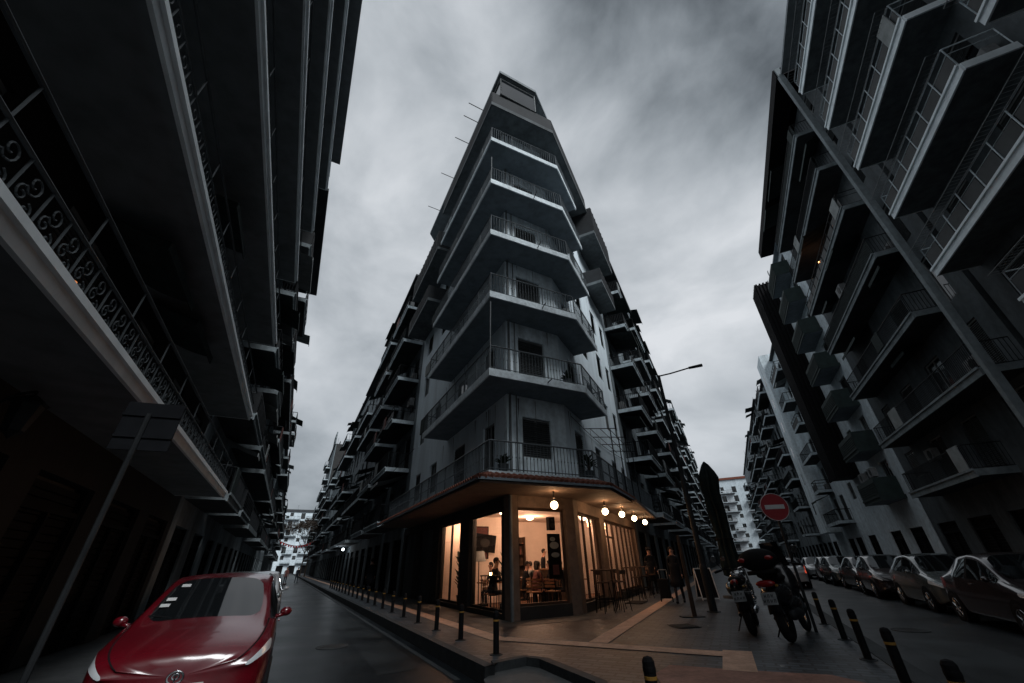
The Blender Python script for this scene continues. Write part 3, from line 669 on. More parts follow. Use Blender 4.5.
building('apartment_building', 'narrow house on the left street with a wide roof edge, third from the ironwork balconies', 'LL', 28, 41, 16.9, [3.6, 6.6, 9.6, 12.6], wall='rowpale', rail=['bars', 'fabric'], spans=[(.4, 12.4)], seed=4, clutter=.8, far=True, slab='slab', sof='rowsoffit')
building('apartment_building', 'pale house with strips of cloth awning on the left side of the left street', 'LL', 41, 62, 18.0, [3.6, 6.6, 9.6, 12.6, 15.4], wall='rowgrey', rail=['bars', 'fabric'], spans=[(.5, 9.5), (11, 20)], seed=5, clutter=.8, far=True, slab='slab', sof='rowsoffit')
building('apartment_building', 'low house far down the left side of the left street', 'LL', 62, 95, 16.2, [3.6, 6.6, 9.6, 12.6], wall='rowpale', rail=['bars'], spans=[(.5, 15), (17, 32)], seed=6, clutter=.7, far=True, bay=3.6, slab='slab', sof='rowsoffit')
building('apartment_building', 'farthest house on the left side of the left street', 'LL', 95, 150, 15, [3.6, 6.6, 9.6, 12.4], wall='rowpale', rail=['bars'], spans=[(.5, 25), (28, 54)], seed=7, clutter=.4, far=True, bay=4.2, slab='slab', sof='rowsoffit')
# row beyond the corner house, left street
building('apartment_building', 'house with stacked cloth awnings next to the corner house on the left street', 'LF', 24.1, 36.5, 21.0, [3.5, 6.5, 9.5, 12.5, 15.5, 18.4], wall='rowgrey', rail=['bars', 'fabric', 'frames'], spans=[(.5, 5.6), (6.6, 12)], seed=11, clutter=.95, bd=1.4, eaves=1.2, slab='rowslab', sof='rowsoffit')
building('apartment_building', 'cluttered grey house second along from the corner house on the left street', 'LF', 36.6, 50, 20.6, [3.5, 6.5, 9.5, 12.5, 15.5, 18.2], wall='rowgrey', rail=['bars', 'fabric'], spans=[(.5, 12.8)], seed=12, clutter=.95, far=True, eaves=.9, slab='rowslab', sof='rowsoffit')
building('apartment_building', 'taller dark house midway along the right side of the left street', 'LF', 50.1, 72, 22.2, [3.5, 6.5, 9.5, 12.5, 15.5, 18.8], wall='rowgrey', rail=['bars', 'fabric'], spans=[(.5, 10), (11.5, 21.4)], seed=13, clutter=.9, far=True, slab='rowslab', sof='rowsoffit')
building('apartment_building', 'pale house with shuttered shops far along the left street', 'LF', 72.1, 101, 19.5, [3.8, 6.8, 9.8, 12.8, 15.8], wall='rowpale', rail=['bars', 'fabric'], spans=[(.5, 13.5), (15, 28.4)], seed=14, clutter=.8, far=True, bay=3.6, slab='rowslab', sof='rowsoffit')
rt, Ft = building('apartment_building', 'tall pale tower block with an open roof frame over the left street', 'LF', 122, 145, 32.5, [3.8, 7, 10.2, 13.4, 16.6, 19.8, 23, 26.2, 29.4], wall='rowgrey', rail=['bars'], spans=[(1.5, 22)], seed=15, clutter=.3, far=True, bay=4.2, depth=7, slab='rowslab', sof='rowsoffit')
m = Ft.mb()
for k in range(4): m.box(.2, 8, .0, .3, 33.0 + k * .95, 33.3 + k * .95)
for a in (.2, 4, 7.7): m.box(a, a + .3, .01, .29, 32.6, 36.2)
m.build('roof_frame', 'grey', rt)
building('apartment_building', 'low dark house in front of the tall pale tower block', 'LF', 101.5, 121.5, 18.5, [3.8, 6.8, 9.8, 12.8, 15.4], wall='dark', rail=['bars'], spans=[(.5, 19)], seed=16, clutter=.6, far=True, bay=4, slab='rowslab', sof='rowsoffit')
building('apartment_building', 'pale house closing the end of the left street behind the bare tree', 'EL', 0, 24, 21, [3.6, 6.6, 9.6, 12.6, 15.6, 18.4], wall='white', rail=['bars'], spans=[(1, 9), (11, 18)], seed=17, clutter=.6, far=True, bay=3.8, depth=8, slab='rowslab', sof='rowsoffit')
# row beyond the corner house, right street
building('apartment_building', 'house with projecting square balconies next to the lit cafe front', 'RF', 23.0, 36, 20.9, [3.5, 6.5, 9.5, 12.5, 15.5, 18.4], wall='rowgrey', rail=['frames', 'bars', 'fabric'], spans=[(.6, 4.4), (6.4, 11)], seed=21, clutter=.9, bd=1.45, eaves=1.3, slab='rowslab', sof='rowsoffit')
building('apartment_building', 'dark cluttered house second beyond the cafe on the right street', 'RF', 36.1, 52, 21.5, [3.5, 6.5, 9.5, 12.5, 15.5, 18.6], wall='rowgrey', rail=['bars', 'fabric'], spans=[(.6, 6.6), (8.6, 15.3)], seed=22, clutter=.9, far=True, bd=1.5, eaves=1.2, slab='rowslab', sof='rowsoffit')
building('apartment_building', 'grey house with many small balconies behind the street lamp', 'RF', 52.1, 74, 23.4, [3.5, 6.5, 9.5, 12.5, 15.5, 18.5, 21], wall='rowgrey', rail=['bars', 'fabric'], spans=[(.6, 6.5), (8, 13.5), (15, 21.4)], seed=23, clutter=.9, far=True, bd=1.5, slab='rowslab', sof='rowsoffit')
rq, Fq = building('apartment_building', 'house with roof antennas behind the folded parasol', 'RF', 74.1, 112, 24.5, [3.5, 6.5, 9.5, 12.5, 15.5, 18.5, 21.5], wall='rowgrey', rail=['bars', 'fabric'], spans=[(.6, 11), (13, 24), (26, 37)], seed=24, clutter=.8, far=True, bay=3.8, bd=1.5, slab='rowslab', sof='rowsoffit')
building('apartment_building', 'farthest grey house on the left side of the right street', 'RF', 112.5, 160, 22, [3.5, 6.5, 9.5, 12.5, 15.5, 18.5], wall='rowgrey', rail=['bars'], spans=[(1, 22), (25, 46)], seed=25, clutter=.5, far=True, bay=4.4, bd=1.5, slab='rowslab', sof='rowsoffit')
building('apartment_building', 'pale block with a reddish roof closing the end of the right street', 'ER', 0, 24, 27.5, [3.6, 6.8, 10, 13.2, 16.4, 19.6, 22.8], wall='white', rail=['bars'], spans=[(1, 6), (9, 14), (17, 23)], seed=26, clutter=.5, far=True, bay=4, depth=9, sof='terracotta', slab='rowslab')
# right side, nearest: long concrete balconies high above, split by a full height pilaster
rootRA, FRA = building('apartment_building', 'pale grey apartment house at the upper right with framed balcony panels', 'RR', -4, 17.3, 25.2, [3.9, 7.45, 10.25, 13.2, 16.25, 19.25, 22.4], wall='pale', rail=['frames'], spans=[(14.7, 20.7, (3, 4, 5, 6)), (12.9, 20.7, (2,)), (3, 13.5, (3, 5)), (3, 12.0, (2, 1, 4, 6)), (14, 18.4, (1,))], bd=1.2, bay=3.3, depth=7, seed=31, slab='edgewhite', sof='topsoffit', clutter=.5, awn=False, racks=True, railm='fascia', thick=.24, gwall='dark')
m = FRA.mb(); m.box(21.32, 21.55, 1.0, 1.24, 3.2, 25.9); m.build('corner_post', 'grey', rootRA)
m = FRA.mb(); m.box(0, 21.3, 0, 1.1, 25.2, 25.36); m.build('roof_eaves', 'soffit_dark', rootRA)
rootRB, FRB = building('apartment_building', 'apartment house with cloth draped balconies behind the parked cars on the right', 'RR', 17.62, 31.5, 25.3, [4.05, 6.75, 9.95, 13.2, 16.3, 19.3, 22.3], wall='dark', rail=['fabric', 'frames', 'bars'], spans=[(1.7, 12.4, (2, 3, 4, 5, 6)), (.2, 11.6, (1,)), (4.0, 10.9, (0,))], bd=1.2, bay=3.4, depth=7, seed=32, slab='slab', sof='rowsoffit', clutter=.9, thick=.22)
m = FRB.mb(); m.box(-.2, 17, 0, 1.3, 25.3, 26.0); m.build('roof_eaves', 'black', rootRB)
rootRC, FRC = building('apartment_building', 'white walled house with greenish box balconies and a dark louvred shaft', 'RR', 31.6, 45.6, 25.0, [4.45, 7.4, 10.4, 13.4, 16.4, 19.4, 22.2], wall='white', rail=['solid'], spans=[(1.4, 5.2)], bd=1.25, bay=3.6, depth=7, seed=33, slab='clothgreen', sof='soffit', railm='clothgreen', clutter=.3, awn=False, bh=1.1, wincols=[2.5, 6.3, 12.2])
m = FRC.mb(); m.box(8.0, 10.6, .01, 1.5, 6.7, 25.6)
for i in range(9): m.box(7.98 + i * .31, 8.1 + i * .31, 1.5, 1.6, 6.6, 25.7)
for i in range(5): m.box(7.9, 8.0, .1 + i * .31, .25 + i * .31, 6.6, 25.7)
m.build('louvre_screen', 'black', rootRC)
rootRD, FRD = building('apartment_building', 'white house with a blank projecting wall strip above the far parked cars', 'RR', 45.7, 60, 22.6, [4.0, 7.0, 10, 13, 16, 19], wall='white', rail=['bars', 'frames'], spans=[(1, 6.6)], bd=1.2, bay=3.6, depth=7, seed=34, clutter=.5, far=True, wincols=[2.3, 5.2, 12.8], slab='rowslab', sof='rowsoffit')
m = FRD.mb(); m.box(7.4, 11.2, .003, 1.25, 3.4, 23.6); m.build('stair_tower', 'pale', rootRD)
m = FRD.mb()
for k in range(6): m.box(9.0, 9.6, 1.25, 1.262, 5.2 + 3 * k, 6.4 + 3 * k)
m.build('slit_window', 'glass', rootRD)
building('apartment_building', 'dark balconied house behind the no entry sign', 'RR', 60.1, 78, 24.0, [3.8, 6.8, 9.8, 12.8, 15.8, 18.8, 21.4], wall='rowgrey', rail=['bars', 'fabric'], spans=[(.6, 8), (10, 17.2)], seed=35, clutter=.95, far=True, bd=1.5, slab='rowslab', sof='rowsoffit')
building('apartment_building', 'second balconied house beyond the blank white wall strip on the right street', 'RR', 78.1, 104, 26, [3.8, 6.8, 9.8, 12.8, 15.8, 18.8, 21.8], wall='rowgrey', rail=['bars', 'fabric'], spans=[(.6, 12), (14, 25.4)], seed=36, clutter=.95, far=True, bay=3.7, bd=1.5, slab='rowslab', sof='rowsoffit')
building('apartment_building', 'far house on the right side of the right street rising over the road end', 'RR', 104.2, 165, 27, [3.8, 6.8, 9.8, 12.8, 15.8, 18.8, 21.8], wall='rowgrey', rail=['bars'], spans=[(1, 20), (22, 40), (42, 60)], seed=37, clutter=.5, far=True, bay=4.6, bd=1.5, slab='rowslab', sof='rowsoffit')
#MORE

# ------------------------------------------------------------------ cafe: lamps, room, furniture
def light(name, loc, e, c, r=.1, parent=None):
    l = bpy.data.lights.new(name, 'POINT'); l.energy = e; l.color = c; l.shadow_soft_size = r; o = bpy.data.objects.new(name, l); col.objects.link(o); o.location = loc
    if parent: reg(o, parent)
    return o
GLOBES = [(PR(11.15, -4.25), 2.74, 'white globe lamp hanging in front of the front cafe window'), (PR(14.1, -3.55), 2.78, 'second globe lamp from the corner, over the bar table'), (PR(16.2, -3.45), 2.86, 'middle globe lamp of the row along the side canopy'), (PR(18.4, -3.42), 2.88, 'second last globe lamp of the row along the side canopy'), (PR(20.9, -3.42), 2.9, 'globe lamp at the far end of the side canopy')]
for p, z, lb in GLOBES:
    e = empty('globe_lamp', V((p.x, p.y, z)), 0, lb, 'lamp', 'globe lamps hanging under the cafe canopy')
    MB().ball((0, 0, 0), .105, n=20, m=14).build('glass_globe', 'lampglow', e, smooth=True)
    MB().lathe([(.001, .115), (.05, .118), (.05, .17), (.02, .19), (.02, 3.12 - z), (.001, 3.12 - z)], (0, 0, 0), 10).build('lamp_stem', 'iron', e)
    light('globe_light', (0, 0, .23), 10, (1, .47, .2), .04, e); light('globe_light', (0, 0, -.16), 9, (1, .47, .2), .08, e)
cx_ = lambda s, u: PL(s, u, .06)
RN = radians
for k, (p, en) in enumerate(((PL(13.6, 6.6), 75), (PL(15.2, 8.6), 70), (PR(17.5, -5.4), 40), (PR(21, -5.6), 30), (PL(17.2, 6.4), 40))):
    e = empty('ceiling_lamp', V((p.x, p.y, 2.86)), 0, ['round lamp on the cafe ceiling behind the front window', 'round ceiling lamp at the back of the cafe', 'ceiling lamp behind the cafe door', 'ceiling lamp behind the slatted side windows', 'ceiling lamp behind the plants of the left window'][k], 'lamp', 'lamps on the cafe ceiling')
    MB().lathe([(.001, .14), (.13, .14), (.15, .09), (.12, .02), (.001, 0)], n=16).build('lamp_shade', 'interiorlamp', e)
    light('ceiling_light', (0, 0, -.2), en * 1.5, (1, .58, .36), .15, e)
def picture(p, along, w, h, z, m1, m2, label, tilt=0):
    e = empty('framed_picture', V((p.x, p.y, z)), math.atan2(along.y, along.x), label, 'picture')
    MB().box(-w / 2, w / 2, -.03, .0, 0, h).build('frame', 'black', e); MB().box(-w / 2 + .04, w / 2 - .04, -.04, -.031, .04, h - .04).build('canvas', m1, e)
    m = MB(); m.ball((.05, -.045, h * .5), w * .2, .006, h * .25, 12, 8); m.build('motif', m2, e); e.rotation_euler.y = tilt; return e
bw = (BK[1] - BK[0]).normalized()
picture(PL(15.8, 6.75) , bw, 1.0, .62, 1.75, 'black', 'storedark', 'dark wide picture high on the wall behind the seated guests', .12)
picture(W + dL * 4.86 + nL * 1.2, nL, .62, 1.15, 1.5, 'clothred', 'black', 'tall red picture on the cross wall behind the left window')
# tables and chairs inside
def chair(p, rz, label, group, m='woodwarm'):
    e = empty('cafe_chair', V((p.x, p.y, .06)), rz, label, 'chair', group)
    MB().box(-.2, .2, -.2, .2, .43, .46).build('seat', m, e, bevel=.008)
    for sx in (-1, 1):
        MB().tube((sx * .17, .17, 0), (sx * .17, .17, .43), .014, 6).build('leg', 'black', e)
        MB().tube((sx * .18, -.2, 0), (sx * .18, -.17, .43), .014, 6).tube((sx * .18, -.17, .43), (sx * .18, -.22, .86), .013, 6).build('rear_leg', 'black', e)
    m2 = MB()
    for k in range(3): m2.box(-.18, .18, -.225, -.2, .56 + k * .1, .62 + k * .1)
    m2.build('backrest', m, e); return e
def table(p, label, group, h=.74, r=.36, base=0.06, top='woodwarm', sq=True):
    e = empty('cafe_table', V((p.x, p.y, base)), TR, label, 'table', group)
    m = MB()
    if sq: m.box(-r, r, -r, r, h - .035, h)
    else: m.lathe([(.001, h - .03), (r, h - .03), (r, h), (.001, h)], n=20)
    m.build('table_top', top, e, bevel=.006 if sq else 0); MB().tube((0, 0, .02), (0, 0, h - .035), .03, 8).build('pedestal', 'black', e); MB().lathe([(.001, 0), (.22, 0), (.2, .025), (.001, .03)], n=14).build('foot', 'black', e); return e
def person(loc, rz, label, pose='walk', h=1.72, top='coat', legs='trousers', hair='hair', longcoat=True, hat=None, seed=0, group=None, base=0, hairlen=.08):
    """one skinned body; local +y is forward"""
    k = h / 1.75; e = empty('person', loc, rz, label, 'person', group)
    sit = pose == 'sit'; st = .16 if pose == 'walk' else .03
    P = {}
    hz = .5 if sit else .92
    P['pel'] = V((0, 0, hz)); P['bel'] = V((0, .02, hz + .16)); P['che'] = V((0, .02 + (.06 if sit else 0), hz + .36)); P['nk0'] = V((0, .03 + (.09 if sit else .01), hz + .54)); P['nk1'] = P['nk0'] + V((0, .02, .08))
    P['hd'] = P['nk1'] + V((0, .03, .09)); P['hd2'] = P['hd'] + V((0, .0, .09))
    R = {'pel': .15, 'bel': .13, 'che': .155, 'nk0': .07, 'nk1': .055, 'hd': .085, 'hd2': .08}
    E = [('pel', 'bel'), ('bel', 'che'), ('che', 'nk0'), ('nk0', 'nk1'), ('nk1', 'hd'), ('hd', 'hd2')]
    for s, sg in (('l', -1), ('r', 1)):
        fw = sg * st
        P['sh' + s] = P['nk0'] + V((sg * .17, -.02, -.04)); 
        if sit: P['el' + s] = P['sh' + s] + V((sg * .05, .12, -.26)); P['wr' + s] = P['el' + s] + V((-sg * .08, .24, .04))
        else: P['el' + s] = P['sh' + s] + V((sg * .05, -fw * .35, -.28)); P['wr' + s] = P['el' + s] + V((sg * .01, -fw * .35 + .07, -.25))
        P['ha' + s] = P['wr' + s] + (P['wr' + s] - P['el' + s]).normalized() * .08
        P['hp' + s] = P['pel'] + V((sg * .09, 0, -.06))
        if sit: P['kn' + s] = P['hp' + s] + V((sg * .04, .42, .02)); P['an' + s] = P['kn' + s] + V((0, -.02, -.40)); 
        else: P['kn' + s] = P['hp' + s] + V((0, fw * .9 + .04, -.41)); P['an' + s] = P['hp' + s] + V((0, fw * 1.6 - .02, -.79))
        P['to' + s] = P['an' + s] + V((sg * .02, .17, -.035)); P['he' + s] = P['an' + s] + V((0, -.04, -.03))
        R.update({'sh' + s: .062, 'el' + s: .045, 'wr' + s: .03, 'ha' + s: .034, 'hp' + s: .09, 'kn' + s: .06, 'an' + s: .042, 'to' + s: .034, 'he' + s: .035})
        E += [('nk0', 'sh' + s), ('sh' + s, 'el' + s), ('el' + s, 'wr' + s), ('wr' + s, 'ha' + s), ('pel', 'hp' + s), ('hp' + s, 'kn' + s), ('kn' + s, 'an' + s), ('an' + s, 'to' + s)]
    names = list(P); me = bpy.data.meshes.new('body'); me.from_pydata([tuple(P[n] * k) for n in names], [(names.index(a), names.index(b)) for a, b in E], [])
    o = bpy.data.objects.new('body', me); col.objects.link(o)
    # drop unused heel points
    sm = o.modifiers.new('skin', 'SKIN'); sub = o.modifiers.new('sub', 'SUBSURF'); sub.levels = 1; sub.render_levels = 1
    for n, sv in zip(names, me.skin_vertices[0].data): sv.radius = (R[n] * k * (1.15 if n in ('pel', 'bel', 'che') else 1), R[n] * k * (.8 if n in ('pel', 'bel', 'che') else 1)); sv.use_root = n == 'pel'
    bake(o); reg(o, e)
    for mm in ('skin', top, legs): o.data.materials.append(MATS[mm])
    for p in o.data.polygons:
        c = p.center / k
        if c.z > P['nk0'].z + .02: p.material_index = 0
        elif c.z > hz - .02 or (abs(c.x) > .19 and not sit): p.material_index = 1
        else: p.material_index = 2
        for s in 'lr':
            if (c - P['ha' + s]).length < .075: p.material_index = 0
    # fingers and face features, joined into the same body mesh
    f = MB()
    for s, sg in (('l', -1), ('r', 1)):
        d = (P['wr' + s] - P['el' + s]).normalized(); side = V((0, 1, 0)) if not sit else V((1, 0, 0))
        for q in range(4):
            b = P['ha' + s] + side * (q - 1.5) * .018; m1 = b + d * (.045 + .004 * (1.5 - abs(q - 1.5))); f.tube(tuple(b * k), tuple(m1 * k), .009 * k, 5); f.tube(tuple(m1 * k), tuple((m1 + (d + V((-sg, 0, 0)) * .8).normalized() * .03) * k), .008 * k, 5, r2=.006 * k)
        b = P['wr' + s] + d * .03 + side * .03; f.tube(tuple(b * k), tuple((b + (d + side * 1.0).normalized() * .05) * k), .01 * k, 5, r2=.007 * k)
    c = P['hd'] + V((0, .0, .045))
    f.ball(tuple((c + V((0, .088, -.015))) * k), .013 * k, .02 * k, .02 * k, 6, 5)
    for sg in (-1, 1): f.ball(tuple((c + V((sg * .085, 0, -.01))) * k), .012 * k, .02 * k, .03 * k, 6, 5)
    fo = f.build('body', 'skin'); bm = bmesh.new(); bm.from_mesh(o.data); bm.from_mesh(fo.data); bm.to_mesh(o.data); bm.free(); bpy.data.objects.remove(fo)
    ey = MB(); 
    for sg in (-1, 1): ey.ball(tuple((c + V((sg * .032, .078, .008))) * k), .01 * k, .008 * k, .006 * k, 6, 4)
    ey.box(-.02 * k, .02 * k, (c.y + .078) * k, (c.y + .084) * k, (c.z - .052) * k, (c.z - .046) * k); ey.build('face_features', 'hair', e)
    hm = MB(); hc = c + V((0, -.02, .025)); hm.ball(tuple(hc * k), .098 * k, .1 * k, .1 * k, 14, 10)
    if hairlen > .1: hm.ball(tuple((hc + V((0, -.05, -.1))) * k), .085 * k, .06 * k, hairlen * k, 12, 8)
    ho = hm.build('hair', hair, e, smooth=True)
    for v in ho.data.vertices:   # open the face
        if v.co.y > (c.y + .045) * k and v.co.z < (c.z + .06) * k: v.co.y = (c.y + .03) * k
    if hat:
        MB().lathe([(.001, .1), (.1, .08), (.115, 0), (.19, -.005), (.19, -.015), (.11, -.012), (.001, -.01)], tuple((hc + V((0, .01, .04))) * k), 18).build('hat', hat, e, smooth=True)
    if longcoat and not sit:
        cm = MB(); prof = [(.2, .17, hz + .34), (.185, .15, hz + .16), (.2, .17, hz - .02), (.22, .2, hz - .22), (.25, .25, hz - .42)]; n = 16; vs = []; fs = []
        for rx, ry, z in prof:
            for i in range(n): a = 2 * pi * i / n; w = 1 + .04 * sin(3 * a + z * 5); vs.append((rx * cos(a) * w * k, (ry * sin(a) * w + .02) * k, z * k))
        for j in range(len(prof) - 1):
            for i in range(n): fs.append((j * n + i, j * n + (i + 1) % n, (j + 1) * n + (i + 1) % n, (j + 1) * n + i))
        cm.add(vs, fs); co = cm.build('coat', top, e, smooth=True); sol = co.modifiers.new('s', 'SOLIDIFY'); sol.thickness = .012; bake(co)
    for s in 'lr':
        b = P['an' + s] + V((0, .05, -.03)); m = MB(); m.ball(tuple(b * k), .045 * k, .13 * k, .045 * k, 10, 6); m.build('shoe', 'black', e, smooth=True)
    return e
def face(v): return math.atan2(-v.x, v.y)
GI = 'guests seated inside the cafe'
cin = [(PL(14.3, 7.72), radians(-100), 'seated guest with dark hair at the left of the front window', 'hair'), (PL(14.0, 8.05), radians(-20), 'seated guest leaning over the table in the middle of the front window', 'hair'), (PL(13.9, 8.75), radians(95), 'seated guest facing left at the right of the front window', 'hair'), (PL(15.6, 8.9), radians(60), 'guest sitting farthest back behind the front window', 'hair')]
for k, (p, rz, lb, hr) in enumerate(cin):
    person(V((p.x, p.y, .06)), rz, lb, 'sit', 1.7, ['coat', 'clothdark', 'coat', 'clothpale'][k], 'trousers', hr, False, group=GI, hairlen=.16 if k == 1 else .08)
    chair(V((p.x, p.y, 0)) - V((-sin(rz), cos(rz), 0)) * .02, rz, ['chair of the leftmost guest in the front window', 'chair of the guest leaning over the table', 'chair of the guest facing left', 'chair of the farthest back guest'][k], 'wooden cafe chairs inside')
chair(PL(12.9, 7.35), radians(20), 'empty wooden chair just behind the middle of the front window', 'wooden cafe chairs inside'); chair(PL(12.8, 8.0), radians(-30), 'empty wooden chair by the banner in the front window', 'wooden cafe chairs inside')
table(PL(13.9, 8.35), 'wooden table between the guests behind the front window', 'tables inside the cafe'); table(PL(15.2, 7.6), 'wooden table farther back in the cafe', 'tables inside the cafe'); table(PL(13.9, 6.25), 'small table behind the large left window', 'tables inside the cafe')
person(V((*xy(PL(13.25, 6.0)), .06)), radians(250), 'dark seated guest seen from behind in the large left window', 'sit', 1.85, 'coat', 'trousers', 'hair', False, group=GI)
chair(PL(13.25, 5.98), radians(250), 'chair of the guest in the large left window', 'wooden cafe chairs inside')
# floor lamp, plants, banner
e = empty('floor_lamp', PL(14.95, 6.25, .06), 0, 'floor lamp with a pale drum shade behind the large left window', 'lamp'); MB().lathe([(.001, 0), (.15, 0), (.14, .02), (.02, .03), (.015, 1.45), (.001, 1.45)], n=12).build('stand', 'black', e); MB().lathe([(.26, 1.35), (.19, 1.68), (.185, 1.68), (.255, 1.35)], n=20).build('lamp_shade', 'clothpale', e); light('floor_lamp_light', (0, 0, 1.5), 6, (1, .6, .3), .06, e)
def potted(p, z, label, h=1.0, spread=.5, n=26, big=True, seed=0, group=None, pot='dark', cat='plant', pr_=.16):
    rg = random.Random(seed); e = empty('potted_plant', V((p.x, p.y, z)), rg.uniform(0, 6), label, cat, group)
    MB().lathe([(.001, 0), (pr_ * .7, 0), (pr_, pr_ * 1.7), (pr_ * .9, pr_ * 1.7), (pr_ * .85, pr_ * 1.5), (.001, pr_ * 1.5)], n=14).build('pot', pot, e)
    m = MB(); st = MB(); z0 = pr_ * 1.5
    for i in range(n):
        a = rg.uniform(0, 2 * pi); r = spread * rg.uniform(.2, 1); hz = z0 + (h - z0) * rg.uniform(.35, 1); tip = V((cos(a) * r, sin(a) * r, hz)); b = V((cos(a) * r * .3, sin(a) * r * .3, hz * .75))
        st.tube((0, 0, z0), tuple(b), .006, 4); d = (tip - b).normalized(); w = d.cross(V((0, 0, 1))).normalized() * (.11 if big else .045); L = (.3 if big else .22); u = w.cross(d).normalized() * .03
        pts = [b, b + d * L * .35 + w + u, b + d * L * .8 + w * .6, b + d * L * 1.1 - u, b + d * L * .8 - w * .6, b + d * L * .35 - w + u]
        m.add([tuple(p) for p in pts], [(0, 1, 2, 3), (0, 3, 4, 5)])
    st.build('stem', 'bark', e); m.build('foliage', 'leaf', e); return e
potted(PL(16.5, 6.15), .06, 'tall potted plant with broad leaves in the farther left window', 2.1, .42, 22, True, 1)
potted(PL(12.0, 5.85), .06, 'spiky potted plant at the right edge of the large left window', 1.9, .3, 24, False, 2)
potted(PL(16.0, 6.0), .06, 'low leafy plant at the foot of the farther left window', 1.0, .35, 18, True, 3)
e = empty('window_banner', W + dF * 1.78 - nF * .34 + V((0, 0, .9)), math.atan2(dF.y, dF.x), 'dark banner with pale cup shapes hanging at the right of the front window', 'banner')
MB().box(-.24, .24, -.012, .012, 0, 1.2).build('cloth', 'black', e); m = MB()
for (x, z, a, b) in ((0, .88, .17, .1), (.02, .62, .15, .07), (-.05, 1.05, .1, .06)): m.ball((x, -.016, z), a, .006, b, 14, 8)
m.build('print', 'clothpale', e); m = MB(); m.box(-.1, .12, -.02, -.012, .1, .36); m.build('notice', 'clothred', e)
e = empty('loudspeaker', W + dF * 1.72 - nF * .36 + V((0, 0, 2.2)), math.atan2(dF.y, dF.x), 'small black loudspeaker above the banner in the front window', 'speaker'); MB().box(-.11, .11, -.09, .09, 0, .38).build('cabinet', 'black', e, bevel=.01); m = MB(); m.lathe([(.001, -.1), (.07, -.1), (.08, -.09), (.001, -.09)], (0, 0, .13), 16, 'y').lathe([(.001, -.1), (.035, -.1), (.04, -.09), (.001, -.09)], (0, 0, .28), 12, 'y'); m.build('speaker_cone', 'storedark', e)
e = empty('tea_light', PL(12.9, 5.8, 1.02), 0, 'small glowing candle glass low in the large left window', 'candle'); MB().lathe([(.001, 0), (.035, 0), (.04, .07), (.001, .07)], n=10).build('glass', 'candle', e); e2 = empty('side_table', PL(12.9, 5.8, .06), TL, 'narrow high table carrying the candle glass', 'table'); MB().box(-.3, .3, -.14, .14, .93, .96).build('table_top', 'wood', e2)
for sx in (-1, 1):
    for sy in (-1, 1): MB().tube((sx * .27, sy * .11, 0), (sx * .27, sy * .11, .93), .014, 5).build('leg', 'black', e2)
# outside bar tables and stools along the side front
def bar_table(p, rz, label):
    e = empty('bar_table', V((p.x, p.y, .006)), rz, label, 'table', 'bar tables along the cafe front'); MB().box(-.35, .35, -.28, .28, 1.05, 1.09).build('table_top', 'wood', e, bevel=.006)
    for sx in (-1, 1):
        for sy in (-1, 1): MB().tube((sx * .3, sy * .22, 0), (sx * .28, sy * .2, 1.05), .017, 6).build('leg', 'black', e)
    m = MB(); m.tube((-.29, -.21, .3), (.29, -.21, .3), .012, 5).tube((-.29, .21, .3), (.29, .21, .3), .012, 5); m.build('foot_rail', 'black', e); return e
def stool(p, rz, label):
    e = empty('bar_stool', V((p.x, p.y, .006)), rz, label, 'stool', 'bar stools along the cafe front'); MB().lathe([(.001, .74), (.17, .74), (.175, .77), (.001, .785)], n=16).build('seat', 'wood', e)
    for sx in (-1, 1):
        for sy in (-1, 1): MB().tube((sx * .19, sy * .19, 0), (sx * .12, sy * .12, .74), .013, 6).build('leg', 'black', e)
    MB().torus((0, 0, .28), .215, .009, 'z', 16, 5).build('foot_ring', 'black', e)
    m = MB(); m.tube((-.12, -.13, .77), (-.14, -.17, 1.02), .011, 5).tube((.12, -.13, .77), (.14, -.17, 1.02), .011, 5).box(-.15, .15, -.18, -.16, .96, 1.06); m.build('backrest', 'wood', e); return e
bar_table(PR(14.1, -3.85), TR * -1, 'dark bar table nearest the corner, under the side window'); stool(PR(13.45, -3.75), radians(-60), 'bar stool at the near end of the nearest bar table'); stool(PR(14.0, -3.38), radians(40), 'bar stool on the pavement side of the nearest bar table'); stool(PR(14.75, -3.72), radians(120), 'bar stool at the far end of the nearest bar table')
bar_table(PR(18.4, -3.85), -TR, 'dark bar table beyond the cafe door'); stool(PR(17.8, -3.6), radians(-60), 'bar stool just beyond the cafe door'); stool(PR(18.9, -3.5), radians(100), 'bar stool between the two farther bar tables'); bar_table(PR(20.2, -3.85), -TR, 'farthest bar table under the slatted windows'); stool(PR(20.8, -3.5), radians(80), 'farthest bar stool under the slatted windows')
e = empty('door_mat', PR(16.9, -3.55, .012), -TR + pi / 2 * 0, 'black door mat on the pavement before the cafe door', 'mat'); m = MB(); m.box(-.3, .3, -.6, .6, 0, .015); m.build('mat', 'rubber', e)
